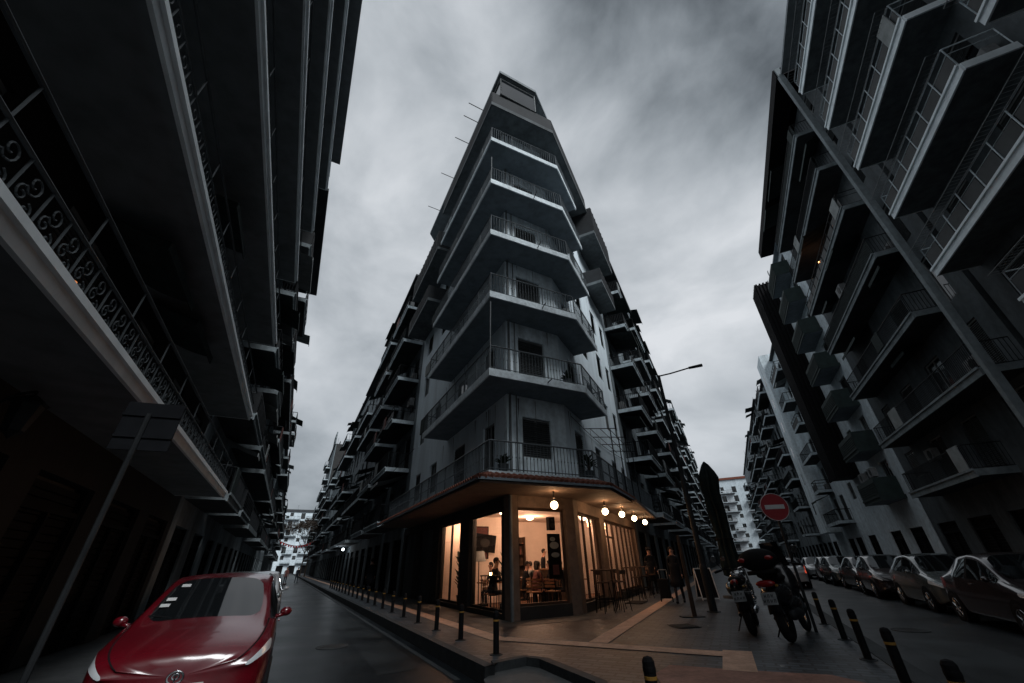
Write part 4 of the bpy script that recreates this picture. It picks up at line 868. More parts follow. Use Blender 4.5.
# ------------------------------------------------------------------ people outside
person(PR(21.2, -3.55, .006), face(-dR + nR * .25), 'person in a hat and long dark coat walking out from the bar tables', 'walk', 1.78, 'coat', 'trousers', 'hair', True, 'coat')
pp = person(PR(17.15, -2.05, .0), face(-dR), 'person in dark clothes pulling a shopping trolley past the brown post', 'walk', 1.7, 'coat', 'trousers', 'hair', True, hairlen=.15)
person(PR(30, -1.95, .0), face(dR), 'person with a dark backpack seen behind the street lamp', 'walk', 1.78, 'clothdark', 'trousers', 'hair', False)
e = empty('backpack', PR(29.83, -1.95, 1.05), -TR, 'dark backpack worn by the person behind the street lamp', 'bag'); MB().box(-.17, .17, -.13, .03, 0, .5).build('bag_body', 'black', e, bevel=.05); MB().box(-.12, .12, -.17, -.13, .05, .28).build('front_pocket', 'clothdark', e, bevel=.015)
person(PL(57, .25, LROAD), face(-dL), 'distant person in the roadway of the left street, nearer of the pair', 'walk', 1.75, 'clothred', 'trousers', 'hair', False)
person(PL(66, 1.6, LROAD), face(dL + nL * .3), 'distant dark person crossing the left street', 'walk', 1.75, 'coat', 'trousers', 'hair', False)
person(PL(27.5, 4.6, .0), face(dL), 'person in dark clothes on the pavement of the left street beyond the bollards', 'walk', 1.75, 'coat', 'trousers', 'hair', True)
e = empty('shopping_trolley', PR(17.3, -2.55, .0), face(-dR), 'dark wheeled shopping trolley beside the person at the brown post', 'trolley')
MB().box(-.18, .18, -.14, .14, .12, .72).build('bag', 'black', e, bevel=.03); m = MB(); m.tube((-.14, -.16, .08), (-.14, -.2, 1.0), .012, 6).tube((.14, -.16, .08), (.14, -.2, 1.0), .012, 6).tube((-.14, -.2, 1.0), (.14, -.2, 1.0), .015, 6); m.build('handle', 'ironlight', e)
for sx in (-1, 1): MB().lathe([(.001, -.015), (.08, -.015), (.08, .015), (.001, .015)], (sx * .2, -.1, .08), 14, 'x').build('wheel', 'rubber', e)

# ------------------------------------------------------------------ street furniture
def bollard(p, label, group, z=0):
    e = empty('bollard', V((p.x, p.y, z)), 0, label, 'bollard', group)
    MB().lathe([(.001, 0), (.085, 0), (.085, .012), (.05, .018), (.05, .5), (.053, .51), (.053, .535), (.05, .545), (.05, .575), (.035, .6), (.001, .61)], n=16).build('post', 'black', e, smooth=False)
    MB().lathe([(.05, .455), (.0525, .457), (.0525, .478), (.05, .48)], n=16).build('band', 'yellow', e); MB().lathe([(.085, .0), (.11, .0), (.11, .01), (.085, .012)], n=14).build('footing', 'kerbstone', e); return e
b0 = bollard(PL(7.41, 3.44), 'black bollard standing alone nearest the camera on the left kerb', 'black bollards along the left street kerb')
ordn = ['second', 'third', 'fourth', 'fifth', 'sixth', 'seventh', 'eighth', 'ninth', 'tenth', 'eleventh', 'twelfth', 'thirteenth', 'fourteenth', 'fifteenth', 'sixteenth', 'seventeenth', 'eighteenth', 'nineteenth', 'twentieth']
for k in range(19): dup(b0, None, PL(9.13 + 1.62 * k, 3.45), label='%s black bollard from the camera along the left street kerb' % ordn[k])
b1 = bollard(PR(8.61, 1.36), 'black bollard with a brass band, third from the right edge on the right kerb', 'black bollards on the right street kerb')
dup(b1, None, PR(10.36, 1.4), label='black bollard in the middle of the right kerb row'); dup(b1, None, PR(12.45, 1.41), label='black bollard of the right kerb row nearest the motorcycles')
dup(b1, None, PR(6.55, 1.28), label='tall looking bollard second from the right edge on the right kerb'); dup(b1, None, PR(4.8, 1.24), label='bollard cut off at the bottom right of the picture'); dup(b1, None, PR(4.19, -.86), label='single bollard standing on the reddish ramp paving at the bottom')
# street lamp
LP = PR(14.48, -.91); e = empty('street_lamp', LP, 0, 'tall dark street lamp with one arm over the right street pavement', 'lamp post')
m = MB(); m.lathe([(.001, 0), (.2, 0), (.2, .02), (.001, .03)], n=8); m.build('base_plate', 'iron', e)
MB().lathe([(.11, .02), (.11, 1.1), (.085, 1.2), (.055, 7.4), (.001, 7.42)], n=12).build('pole', 'iron', e)
ad_ = (V((cos(-.1), sin(-.1), 0))); ap = [V((0, 0, 7.38)), ad_ * .45 + V((0, 0, 7.46)), ad_ * 1.18 + V((0, 0, 7.64))]; MB().path([tuple(x) for x in ap], .028, 8).build('arm', 'iron', e)
m = MB(); m.tube(tuple(ap[2]), tuple(ap[2] + ad_ * .5 + V((0, 0, .08))), .05, 8, r2=.065); lh = m.build('lamp_head', 'iron', e)
# brown post, drain, sign
e = empty('wooden_post', PR(13.17, -1.31), 0, 'brown wooden post with a flat iron foot standing beside the street lamp', 'post'); MB().lathe([(.001, .02), (.06, .02), (.045, 1.9), (.001, 1.93)], n=9).build('trunk', 'wood', e); MB().box(-.36, .22, -.14, .14, 0, .02).build('base_plate', 'iron', e)
e = empty('manhole_cover', V((3.72, 10.75, .012)), .15, 'rectangular dark drain grate in the paving before the brown post', 'drain cover'); m = MB(); m.box(-.26, .26, -.28, .28, 0, .006); m.build('frame', 'iron', e); m = MB()
for k in range(9): m.box(-.22, .22, -.24 + k * .055, -.21 + k * .055, .006, .014)
m.build('grate', 'storedark', e)
SP = PR(11.2, 1.09); e = empty('no_entry_sign', SP, 0, 'round red no entry sign on a slim pole at the kerb behind the motorcycles', 'road sign'); MB().tube((0, 0, 0), (0, 0, 2.58), .03, 10).build('pole', 'iron', e)
d = (V((0, 0, 0)) - SP).normalized(); sa = math.atan2(d.y, d.x) + pi / 2 + .35
s_ = MB(); s_.lathe([(.001, -.012), (.285, -.012), (.29, -.004), (.29, .006), (.001, .006)], (0, 0, 0), 36, 'y'); so_ = s_.build('sign_disc', 'signred', e, V((0, 0, 2.3)) + d * .05); so_.rotation_euler = (0, 0, sa)
s_ = MB(); s_.box(-.2, .2, -.018, -.013, -.045, .045); w_ = s_.build('white_bar', 'signwhite', so_)
s_ = MB(); s_.torus((0, -.012, 0), .283, .006, 'y', 36, 5); s_.build('rim', 'signwhite', so_)
# folded parasol
e = empty('parasol', PR(19.4, -.2), .3, 'large folded dark green parasol standing behind the motorcycles', 'parasol'); MB().tube((0, 0, 0), (0, 0, 4.6), .035, 8).build('pole', 'iron', e); MB().box(-.4, .4, -.4, .4, 0, .09).build('base', 'dark', e)
m = MB(); n = 32; rows = [(.02, 5.05), (.12, 4.9), (.25, 4.6), (.33, 4.35), (.27, 3.7), (.26, 3.0), (.22, 2.1), (.24, 1.7), (.3, 1.1), (.26, .75), (.12, .68)]; vs = []; fs = []
for j, (r_, z_) in enumerate(rows):
    for i in range(n): a = 2 * pi * i / n; w = r_ * (1 + .3 * (i % 4 in (0,)) - .3 * (i % 4 == 2) + .12 * sin(i * 1.7 + z_ * 2)); vs.append((w * cos(a + .15 * sin(z_ * 3)), w * sin(a + .15 * sin(z_ * 3)), z_))
for j in range(len(rows) - 1):
    for i in range(n): fs.append((j * n + i, j * n + (i + 1) % n, (j + 1) * n + (i + 1) % n, (j + 1) * n + i))
fs.append(tuple(range(n))); fs.append(tuple(range(len(vs) - n, len(vs)))[::-1]); m.add(vs, fs); m.build('canopy', 'parasolcloth', e); MB().torus((0, 0, 2.0), .33, .025, 'z', 20, 5).build('strap', 'black', e)
# A-board
e = empty('pavement_board', PR(18.6, -1.25), -TR + .4, 'pale framed pavement board between the post and the street lamp', 'sign board')
for sg in (-1, 1):
    m = MB(); zt = 1.0; m.tube((-.3, sg * .3, 0), (-.3, 0.02 * sg, zt), .02, 5).tube((.3, sg * .3, 0), (.3, .02 * sg, zt), .02, 5).tube((-.3, sg * .3, .05), (.3, sg * .3, .05), .02, 5).tube((-.3, sg * .02, zt), (.3, sg * .02, zt), .02, 5); m.build('frame', 'signwhite', e)
    m = MB(); m.add([(-.28, sg * .28, .08), (.28, sg * .28, .08), (.28, sg * .03, .97), (-.28, sg * .03, .97), (-.28, sg * .27, .08), (.28, sg * .27, .08), (.28, sg * .02, .97), (-.28, sg * .02, .97)], [(0, 1, 2, 3), (7, 6, 5, 4), (0, 4, 5, 1), (2, 6, 7, 3), (1, 5, 6, 2), (0, 3, 7, 4)]); m.build('panel', 'black', e)
# left: back of a square sign on its pole, wall lantern, scooter
LS = PL(8.0, -2.5) * .78; LS = V((LS.x, LS.y, 0)); e = empty('road_sign', LS, 0, 'square road sign seen from the back on a leaning looking pole at the left', 'road sign'); MB().tube((0, 0, -.03), (0, 0, 3.05), .03, 8).build('pole', 'iron', e)
so_ = MB().box(-.3, .3, -.01, .01, -.3, .3).build('sign_plate', 'signback', e, V((0.02, .04, 2.9)), bevel=.004); so_.rotation_euler = (0, 0, radians(20)); m = MB(); m.box(-.3, .3, -.03, -.011, .12, .15).box(-.3, .3, -.03, -.011, -.15, -.12); m.build('bracket', 'signback', so_)
e = empty('wall_lantern', PL(6.8, -3.3, 2.78), 0, 'ornate iron lantern on the wall under the first ironwork balcony', 'lantern'); m = MB(); m.path([(-.28, -.14, .3), (-.14, -.07, .5), (0, 0, .56), (.0, 0, .5)], .018, 6); m.build('bracket', 'iron', e)
MB().lathe([(.001, .52), (.05, .5), (.19, .4), (.17, .38), (.001, .38)], n=6).build('lantern_roof', 'iron', e); MB().lathe([(.1, .05), (.15, .38), (.001, .38)], n=6).build('lantern_glass', 'panelglass', e); m = MB(); m.lathe([(.001, -.05), (.05, 0), (.11, .05), (.001, .06)], n=6); m.build('finial', 'iron', e)
# bunting wire across the far left street
e = empty('bunting', PL(95, -2.2, 6.2), 0, 'red garland strung across the far left street', 'garland'); m = MB(); pts = [tuple(nL * (6.5 * i / 14) + V((0, 0, -.9 * sin(pi * i / 14)))) for i in range(15)]; m.path(pts, .09, 5); m.build('cord', 'clothred', e)
for k in range(12):
    p = V(pts[k + 1]); m = MB(); m.ball((0, 0, -.18), .16, .16, .2, 6, 5); m.build('pennant', 'signred', e, p)
# bare street tree at the far end of the left street
def tree(p, label, h, r, seed, n=900, leafm='bark'):
    rg = random.Random(seed); e = empty('street_tree', p, 0, label, 'tree'); t = MB(); t.tube((0, 0, 0), (0, 0, h * .4), .16, 8, r2=.1); ends = []
    def br(a, d, L, rad, lv):
        b = a + d * L; t.tube(tuple(a), tuple(b), rad, 5, r2=rad * .6)
        if lv == 0: ends.append(b); return
        for _ in range(3): br(b, (d + V((rg.uniform(-.8, .8), rg.uniform(-.8, .8), rg.uniform(-.1, .6)))).normalized(), L * .72, rad * .6, lv - 1)
    for _ in range(4): br(V((0, 0, h * .38)), V((rg.uniform(-.6, .6), rg.uniform(-.6, .6), 1)).normalized(), h * .24, .08, 3)
    t.build('trunk', 'bark', e); m = MB()
    for i in range(n):
        c = rg.choice(ends) + V((rg.gauss(0, .35), rg.gauss(0, .35), rg.gauss(0, .35))); a = V((rg.uniform(-1, 1), rg.uniform(-1, 1), rg.uniform(-1, 1))).normalized() * .16; b = a.cross(V((rg.uniform(-1, 1), 1, .3))).normalized() * .1
        m.add([tuple(c - a), tuple(c + b), tuple(c + a), tuple(c - b)], [(0, 1, 2, 3)])
    m.build('crown', leafm, e); return e
tree(PL(104, 3.9), 'sparse dark tree at the far end of the left street', 10.5, 3, 4); tree(PL(118, 3.4), 'taller sparse tree behind the first at the left street end', 12.5, 3, 9)

# ------------------------------------------------------------------ vehicles
def make_car(label, kind, paint, loc, head, group=None, lights=None, glass='carglass'):
    """local +y is forward, origin under the middle"""
    L, Wd, Hh = {'hatch': (3.9, 1.7, 1.44), 'sedan': (4.4, 1.74, 1.42), 'mini': (3.7, 1.64, 1.45)}[kind]; hw = Wd / 2; F0 = L / 2
    if kind == 'sedan': S = [(0, .74, .60, None), (.14, .92, .69, None), (.6, 1, .80, None), (1.2, 1, .90, None), (1.95, 1, .93, (.6, Hh - .04)), (2.5, 1, .94, (.62, Hh)), (2.58, 1, .94, (.62, Hh)), (3.2, 1, .95, (.6, Hh - .04)), (3.35, .99, .95, (.57, Hh - .09)), (3.85, .97, .96, None), (4.28, .92, .93, None), (4.4, .84, .80, None)]
    else: S = [(0, .74, .64, None), (.12, .91, .75, None), (.42, .98, .84, None), (.9, 1, .93, None), (1.72, 1, .95, (.60, Hh - .05)), (2.2, 1, .97, (.62, Hh)), (2.28, 1, .97, (.62, Hh)), (3.05, 1, 1.0, (.60, Hh - .03)), (3.4, .98, 1.0, (.57, Hh - .1)), (L - .14, .94, 1.0, None), (L - .06, .92, .9, None), (L, .84, .6, None)]
    S = [(y * L / (4.4 if kind == 'sedan' else 3.9) if kind != 'mini' else y * L / 3.9, a, b, c) for y, a, b, c in S]
    rings = []
    for y, wf, zb, cab in S:
        w = hw * wf; wb = w * .96
        if cab: wr, zr = cab
        else: wr, zr = wb - .1, zb + .035
        zc = zr + (.045 if cab else .04)
        lo = .3 if y < .05 or y > L - .05 else .17
        mid = .7 if zb > .72 else zb - .04
        rings.append([(w * .8, lo), (w * .97, lo + .06), (w, (lo + mid) / 2 + .04), (w * .99, mid), (wb, zb), (wb + (wr - wb) * .88, zb + (zr - zb) * .88), (wr, zr), (wr * .9, zr + (zc - zr) * .3), (wr * .55, zc), (0, zc + .01)])
    n = len(rings[0]); vs = []; fs = []; mi = []
    for (y, *_), r in zip(S, rings):
        vs += [(x, F0 - y, z) for x, z in r] + [(-x, F0 - y, z) for x, z in r[-2::-1]]
    m = 2 * n - 1; ws = 3; rw = 8
    for i in range(len(S) - 1):
        for j in range(m - 1):
            k = j if j < n - 1 else m - 2 - j     # segment index from the sill, 0..n-2
            mt = 0
            if k == 4 and i in (3, 4, 6, 7) : mt = 2
            if k == 4 and i == 5: mt = 3
            if k >= 7 and i == ws: mt = 1
            if k >= 7 and i == rw: mt = 1
            if k == 3 and i in (0, 1): mt = 4
            if k == 3 and i in (len(S) - 3, len(S) - 2): mt = 5
            if k == 0: mt = 3
            if k == 5 and i in (0, 1, 2): mt = 3
            fs.append((i * m + j, i * m + j + 1, (i + 1) * m + j + 1, (i + 1) * m + j)); mi.append(mt)
        fs.append((i * m, (i + 1) * m, (i + 1) * m + m - 1, i * m + m - 1)); mi.append(3)
    fs.append(tuple(range(m))); mi.append(0); fs.append(tuple(range((len(S) - 1) * m, len(S) * m))[::-1]); mi.append(0)
    me = bpy.data.meshes.new('body'); me.from_pydata(vs, [], fs)
    for p, q in zip(me.polygons, mi): p.material_index = q
    mats_ = [paint, glass, glass, 'black', 'headlightglass', 'tailred']
    for q in mats_: me.materials.append(MATS[q])
    bm = bmesh.new(); bm.from_mesh(me); bmesh.ops.recalc_face_normals(bm, faces=bm.faces)
    cl = bm.edges.layers.float.get('crease_edge') or bm.edges.layers.float.new('crease_edge')
    for ed in bm.edges:
        if len(ed.link_faces) == 2 and ed.link_faces[0].material_index != ed.link_faces[1].material_index: ed[cl] = .75
    bm.to_mesh(me); bm.free()
    o = bpy.data.objects.new('body', me); col.objects.link(o); su = o.modifiers.new('s', 'SUBSURF'); su.levels = 2; su.render_levels = 2; bake(o)
    e = empty('parked_car', loc, head, label, 'car', group)
    src = o.data
    def split(idx, name, side=None):
        bm = bmesh.new(); bm.from_mesh(src); dele = [f for f in bm.faces if f.material_index not in idx or (side is not None and f.calc_center_median().x * side < 0)] if side is not None or True else []
        bmesh.ops.delete(bm, geom=dele, context='FACES'); 
        if not bm.faces: bm.free(); return None
        m2 = bpy.data.meshes.new(name); bm.to_mesh(m2); bm.free()
        for q in mats_: m2.materials.append(MATS[q])
        for p in m2.polygons: p.use_smooth = True
        oo = bpy.data.objects.new(name, m2); col.objects.link(oo); reg(oo, e); return oo
    split((0, 3), 'body'); 
    bm = bmesh.new(); bm.from_mesh(src); bm.free()
    # windscreen and rear window share a material: split by position
    def splitpos(idx, name, test):
        bm = bmesh.new(); bm.from_mesh(src); bmesh.ops.delete(bm, geom=[f for f in bm.faces if f.material_index not in idx or not test(f.calc_center_median())], context='FACES')
        m2 = bpy.data.meshes.new(name); bm.to_mesh(m2); bm.free()
        for q in mats_: m2.materials.append(MATS[q])
        for p in m2.polygons: p.use_smooth = True
        oo = bpy.data.objects.new(name, m2); col.objects.link(oo); reg(oo, e); return oo
    splitpos((1,), 'windscreen', lambda c: c.y > 0); splitpos((1,), 'rear_window', lambda c: c.y < 0)
    for sd_ in (-1, 1):
        splitpos((2,), 'side_window', lambda c: c.x * sd_ > 0 and c.y > F0 - S[5][0] - .0); splitpos((2,), 'side_window', lambda c: c.x * sd_ > 0 and c.y <= F0 - S[5][0])
        hl = splitpos((4,), 'headlight', lambda c: c.x * sd_ > 0); splitpos((5,), 'taillight', lambda c: c.x * sd_ > 0)
        MB().lathe([(.001, -.03), (.05, -.02), (.06, .02), (.001, .03)], (sd_ * hw * .66, F0 - .12, .60), 12, 'y').build('lamp_bowl', lights or 'chrome', hl)
    bpy.data.objects.remove(o)
    for wx in (-1, 1):
        for wy in (F0 - .78, -F0 + .72):
            c = (wx * (hw - .1), wy, .3)
            MB().lathe([(.001, -.11), (.35, -.11), (.35, .098), (.3, .101), (.001, .101)] if wx > 0 else [(.001, -.101), (.3, -.101), (.35, -.098), (.35, .11), (.001, .11)], c, 24, 'x').build('wheel_arch', 'black', e)
            t = MB().lathe([(.18, .09), (.27, .115), (.298, .09), (.3, 0), (.298, -.09), (.18, -.09)] if wx > 0 else [(.18, -.09), (.27, -.115), (.298, -.09), (.3, 0), (.298, .09), (.18, .09)], (wx * (hw - .1), wy, .29), 28, 'x').build('wheel', 'rubber', e, smooth=True)
            r = MB(); x = wx * (hw + .004)
            for q in range(7): a = 2 * pi * q / 7; r.tube((x, wy, .29), (x - wx * .01, wy + .19 * cos(a), .29 + .19 * sin(a)), .022, 5)
            r.torus((x - wx * .012, wy, .29), .192, .014, 'x', 24, 6); r.build('rim', 'chrome', t)
        mr = MB(); mr.ball((wx * (hw + .06), F0 - 1.28, 1.0 if kind != 'sedan' else .97), .075, .05, .055, 12, 8); mr.tube((wx * (hw - .06), F0 - 1.26, .95), (wx * (hw + .04), F0 - 1.27, .97), .025, 6); mr.build('wing_mirror', paint, e, smooth=True)
        MB().box(wx * (hw + .0) - .012, wx * hw + .012, -.1 - .09, -.1 + .07, .83, .855).build('door_handle', paint, e, bevel=.006)
    m_ = MB(); m_.box(-.45, .45, F0 - .1, F0 + .012, .24, .38); m_.build('air_intake', 'black', e, bevel=.02)
    m_ = MB(); m_.box(-.26, .26, F0 + .0, F0 + .02, .42, .52); m_.build('number_plate', 'signwhite', e)
    m_ = MB(); m_.box(-.26, .26, -F0 - .02, -F0 + .0, .62, .72); m_.build('number_plate', 'signwhite', e)
    for sg in (-.5, .1): MB().tube((sg, F0 - S[3][0] - .02, S[3][2] + .07), (sg + .5, F0 - S[3][0] - .1, S[3][2] + .13), .007, 5).build('wiper', 'black', e)
    return e
red = make_car('small red hatchback parked facing the camera on the left street', 'hatch', 'paintred', PL(8.1, -.77, LROAD), face(-dL))
for q_, (x_, t_) in enumerate(((.5, .28), (.47, .42), (.4, .75))):
    y_, z_ = 1.95 - .9 - .82 * t_, .98 + .43 * t_ + .035
    MB().add([(x_ - .05, y_, z_), (x_ + .05, y_, z_), (x_ + .05, y_ - .06, z_ + .031), (x_ - .05, y_ - .06, z_ + .031)], [(0, 1, 2, 3)]).build('windscreen_sticker', 'signwhite', red)
em = MB(); em.torus((0, 0, 0), .05, .007, 'y', 20, 5); em.add([(x * 1.0, y, z) for x, y, z in []], []); em.torus((0, 0, .008), .022, .006, 'y', 16, 5); em.torus((0, 0, .0), .035, .005, 'x', 14, 4)
bd = em.build('badge', 'chrome', red, V((0, 1.955, .58))); bd.scale = (1.35, .5, 1)
st = MB()
for (x, z) in ((.44, 1.2), (.52, 1.05), (.5, 1.12)): st.box(x - .03, x + .03, -.003, .003, -.02, .02)
PARK = 'cars parked in the right street'
make_car('small silver car parked directly behind the red hatchback', 'mini', 'paintsilver', PL(12.6, -.9, LROAD), face(-dL), 'cars parked in the left street')
make_car('pale grey car third in the row behind the red hatchback', 'hatch', 'paintwhite', PL(17.2, -.75, LROAD), face(-dL), 'cars parked in the left street')
make_car('farther dark car parked in the left street row, last before the pedestrians', 'hatch', 'paintdark', PL(22, -.8, LROAD), face(-dL), 'cars parked in the left street')
PC = [(13.0, 'sedan', 'paintdark', 'dark maroon sedan parked nearest the camera at the right edge'), (17.75, 'hatch', 'paintsilver', 'silver green hatchback parked behind the dark maroon sedan'), (22.3, 'mini', 'paintdark', 'small black car third in the right parked row'), (26.8, 'sedan', 'paintgrey', 'dark grey car fourth in the right parked row'), (31.4, 'mini', 'paintsilver', 'small silver car fifth in the right parked row'), (36.0, 'hatch', 'paintgrey', 'grey car sixth in the right parked row, seen mostly as windscreen'), (41.3, 'sedan', 'paintwhite', 'pale car farthest back in the right parked row')]
for q_, (s_, kd, pt, lb) in enumerate(PC): make_car(lb, kd, pt, PR(s_ + 1.1 + (0, 0, .25, -.2, .5, -.1, .4)[q_], 5.6 + (0, .05, -.12, .1, -.05, .14, 0)[q_], ROADZ), face(-dR) + (0, .01, -.03, .02, .03, -.02, 0)[q_], PARK)
cw = make_car('white car driving away up the right street behind the motorcycles', 'sedan', 'paintwhite', PR(31, 1.0 + 1.5, ROADZ), face(dR), None, None)
c2 = make_car('dark car ahead of the white one with red tail lamps, far up the right street', 'mini', 'paintdark', PR(40, 3.6, ROADZ), face(dR))
for cc_ in (cw, c2):
    for ch in [o_ for o_ in bpy.data.objects if o_.parent == cc_ and o_.name.startswith('taillight')]:
        for i_, ms_ in enumerate(ch.data.materials):
            if ms_ and ms_.name == 'tailred': ch.data.materials[i_] = MATS['taillit']

def make_bike(label, loc, head, kind='naked', lean=0.0):
    """local +y forward, origin under the rear wheel contact"""
    e = empty('motorcycle' if kind == 'naked' else 'motor_scooter', loc, head, label, 'motorcycle' if kind == 'naked' else 'scooter'); e.rotation_euler = (0, lean, head)
    wb = 1.38; R_ = .31
    for y, tw in ((0, .085), (wb, .06)):
        t = MB().torus((0, y, R_), R_ - tw * .75, tw * .75, 'x', 30, 10, 1.1).build('wheel', 'rubber', e, smooth=True); r = MB(); r.torus((0, y, R_), R_ - tw * 1.5, .015, 'x', 24, 6); r.lathe([(.001, -.05), (.05, -.05), (.05, .05), (.001, .05)], (0, y, R_), 12, 'x')
        for q in range(5): a = 2 * pi * q / 5; r.tube((0, y, R_), (0, y + (R_ - tw * 1.5) * cos(a), R_ + (R_ - tw * 1.5) * sin(a)), .014, 5)
        r.build('rim', 'chrome', t)
        MB().lathe([(.06, -.055), (.12, -.055), (.12, -.05), (.06, -.05)], (0, y, R_), 20, 'x').build('brake_disc', 'chrome', e)
    fk = MB(); 
    for sx in (-1, 1): fk.tube((sx * .09, wb, R_), (sx * .1, wb - .32, .98), .026, 8)
    fk.build('front_fork', 'chrome', e); MB().tube((-.12, .0, R_), (-.1, .5, .42), .03, 7).tube((.12, .0, R_), (.1, .5, .42), .03, 7).build('swingarm', 'iron', e)
    fd = MB()
    for (y, rr, w, a0, a1) in ((wb, .34, .075, .3, 2.6), (0, .36, .1, .9, 2.9)):
        n = 12; vs = []; fs = []
        for i in range(n + 1):
            a = a0 + (a1 - a0) * i / n
            for x, dr in ((-w, -.03), (-w * .6, 0), (w * .6, 0), (w, -.03)): vs.append((x, y + (rr + dr) * cos(a), R_ + (rr + dr) * sin(a)))
        for i in range(n):
            for j in range(3): fs.append((i * 4 + j, i * 4 + j + 1, i * 4 + j + 5, i * 4 + j + 4))
        fd.add(vs, fs)
    fo = fd.build('mudguard', 'black', e); so = fo.modifiers.new('s', 'SOLIDIFY'); so.thickness = .008; bake(fo)
    hb = MB(); hb.path([(-.38, wb - .55, 1.02), (-.22, wb - .42, 1.06), (0, wb - .36, 1.02), (.22, wb - .42, 1.06), (.38, wb - .55, 1.02)], .013, 7).tube((-.4, wb - .57, 1.02), (-.27, wb - .46, 1.045), .022, 8).tube((.4, wb - .57, 1.02), (.27, wb - .46, 1.045), .022, 8); hb.build('handlebar', 'black', e)
    for sx in (-1, 1):
        m = MB(); m.tube((sx * .25, wb - .42, 1.06), (sx * .36, wb - .38, 1.24), .008, 5); mm = m.build('mirror', 'black', e)
        MB().lathe([(.001, -.012), (.062, -.012), (.065, 0), (.055, .015), (.001, .02)], (sx * .37, wb - .39, 1.27), 16, 'y').build('mirror_glass', 'chrome', mm)
    MB().ball((0, wb - .2, .92), .09, .1, .1, 14, 10).build('headlight', 'headlightglass', e, smooth=True)
    if kind == 'naked':
        MB().ball((0, .72, .86), .155, .28, .14, 16, 10).build('fuel_tank', 'paintdark', e, smooth=True)
        m = MB(); m.ball((0, .32, .82), .14, .26, .07, 14, 8).ball((0, -.02, .88), .12, .2, .06, 14, 8); m.build('seat', 'black', e, smooth=True)
        m = MB(); m.box(-.15, .15, .42, .85, .3, .62); eb = m.build('engine', 'iron', e, bevel=.04); m = MB()
        for k in range(6): m.box(-.19, .19, .55, .8, .42 + k * .04, .435 + k * .04)
        m.build('cooling_fin', 'chrome', eb)
        MB().lathe([(.03, -.2), (.05, -.16), (.055, .3), (.025, .42)], (.17, .0, .38), 14, 'y').build('exhaust', 'chrome', e, smooth=True)
        MB().path([(0, .95, .8), (0, .6, .66), (0, .1, .74), (0, -.3, .82)], .03, 8).build('frame', 'iron', e)
        MB().ball((0, -.24, .84), .07, .045, .05, 12, 8).build('tail_light', 'tailred', e, smooth=True); py, pz_ = -.34, .62
        MB().tube((0, -.22, .8), (0, -.33, .66), .02, 6).build('plate_bracket', 'black', e)
        bx = MB(); bx.ball((-.17, .45, .72), .08, .18, .12, 10, 8); bx.build('side_cover', 'paintsilver', e, smooth=True)
    else:
        m = MB(); m.ball((0, .15, .62), .22, .42, .2, 18, 12).ball((0, .75, .45), .19, .4, .18, 16, 10).ball((0, 1.05, .78), .21, .2, .32, 16, 12); m.build('fairing', 'paintblack', e, smooth=True)
        m = MB(); m.ball((0, .35, .86), .17, .38, .08, 16, 8).ball((0, .02, .92), .16, .22, .07, 16, 8); m.build('seat', 'black', e, smooth=True)
        m = MB(); m.add([(-.2, 1.02, 1.02), (.2, 1.02, 1.02), (.15, .9, 1.42), (-.15, .9, 1.42), (-.2, 1.03, 1.02), (.2, 1.03, 1.02), (.15, .91, 1.42), (-.15, .91, 1.42)], [(0, 1, 2, 3), (7, 6, 5, 4), (0, 4, 5, 1), (1, 5, 6, 2), (2, 6, 7, 3), (3, 7, 4, 0)]); m.build('windscreen', 'carglass', e)
        tb = MB().ball((0, -.22, 1.14), .3, .23, .17, 20, 12).box(-.2, .2, -.35, .0, .93, .99).build('top_case', 'black', e, smooth=True)
        for sx in (-1, 1): MB().ball((sx * .2, -.38, 1.15), .075, .04, .035, 12, 8).build('reflector', 'tailred', tb, smooth=True)
        MB().tube((0, -.3, .95), (0, .1, .82), .03, 6).build('rack', 'iron', e)
        MB().ball((0, -.3, .8), .15, .06, .05, 14, 8).build('tail_light', 'tailred', e, smooth=True); py, pz_ = -.4, .6
        MB().tube((0, -.2, .72), (0, -.38, .64), .03, 6).build('plate_bracket', 'black', e); MB().lathe([(.04, -.25), (.065, -.2), (.07, .3), (.03, .42)], (.2, -.02, .36), 14, 'y').build('exhaust', 'iron', e, smooth=True)
    pl = MB().box(-.11, .11, -.008, 0, -.085, .085).build('number_plate', 'acwhite', e, V((0, py, pz_)), bevel=.003); pl.rotation_euler = (-.25, 0, 0)
    ch = MB()
    for r_, n_ in ((.035, 3), (-.035, 4)):
        for i in range(n_): x = (i - (n_ - 1) / 2) * .05; ch.box(x - .014, x - .006, -.011, -.0085, r_ - .022, r_ + .022).box(x + .006, x + .014, -.011, -.0085, r_ - .022, r_ + .022).box(x - .006, x + .006, -.011, -.0085, r_ - .003 + .018 * (i % 2), r_ + .004 + .018 * (i % 2))
    ch.build('plate_characters', 'black', pl)
    MB().ball((-.13, -.2, .76), .025, .03, .02, 8, 6).ball((.13, -.2, .76), .025, .03, .02, 8, 6).build('indicator', 'yellow', e, smooth=True)
    MB().tube((-.1, .5, .35), (-.3, .42, .01), .012, 6).build('side_stand', 'iron', e)
    e.scale = (1.06,) * 3 if kind == 'naked' else (1.12,) * 3
    return e
make_bike('motorcycle with a pale number plate parked on the pavement, left of the pair', PR(10.45, -.02), face(dR) - radians(4), 'naked', radians(-6))
make_bike('bulky dark scooter with a black top case, right of the parked pair', PR(9.8, .55), face(dR) - radians(16), 'scooter', radians(-5))
m3 = make_bike('dark scooter half hidden behind the folded parasol', PR(15.2, -.05), face(dR) - radians(10), 'naked', radians(-5))
# left pavement: dark scooter in the shadow
make_bike('dark scooter standing in the gloom at the lower left pavement', PL(4.6, -2.9, -.03), face(dL) + radians(30), 'naked', 0)
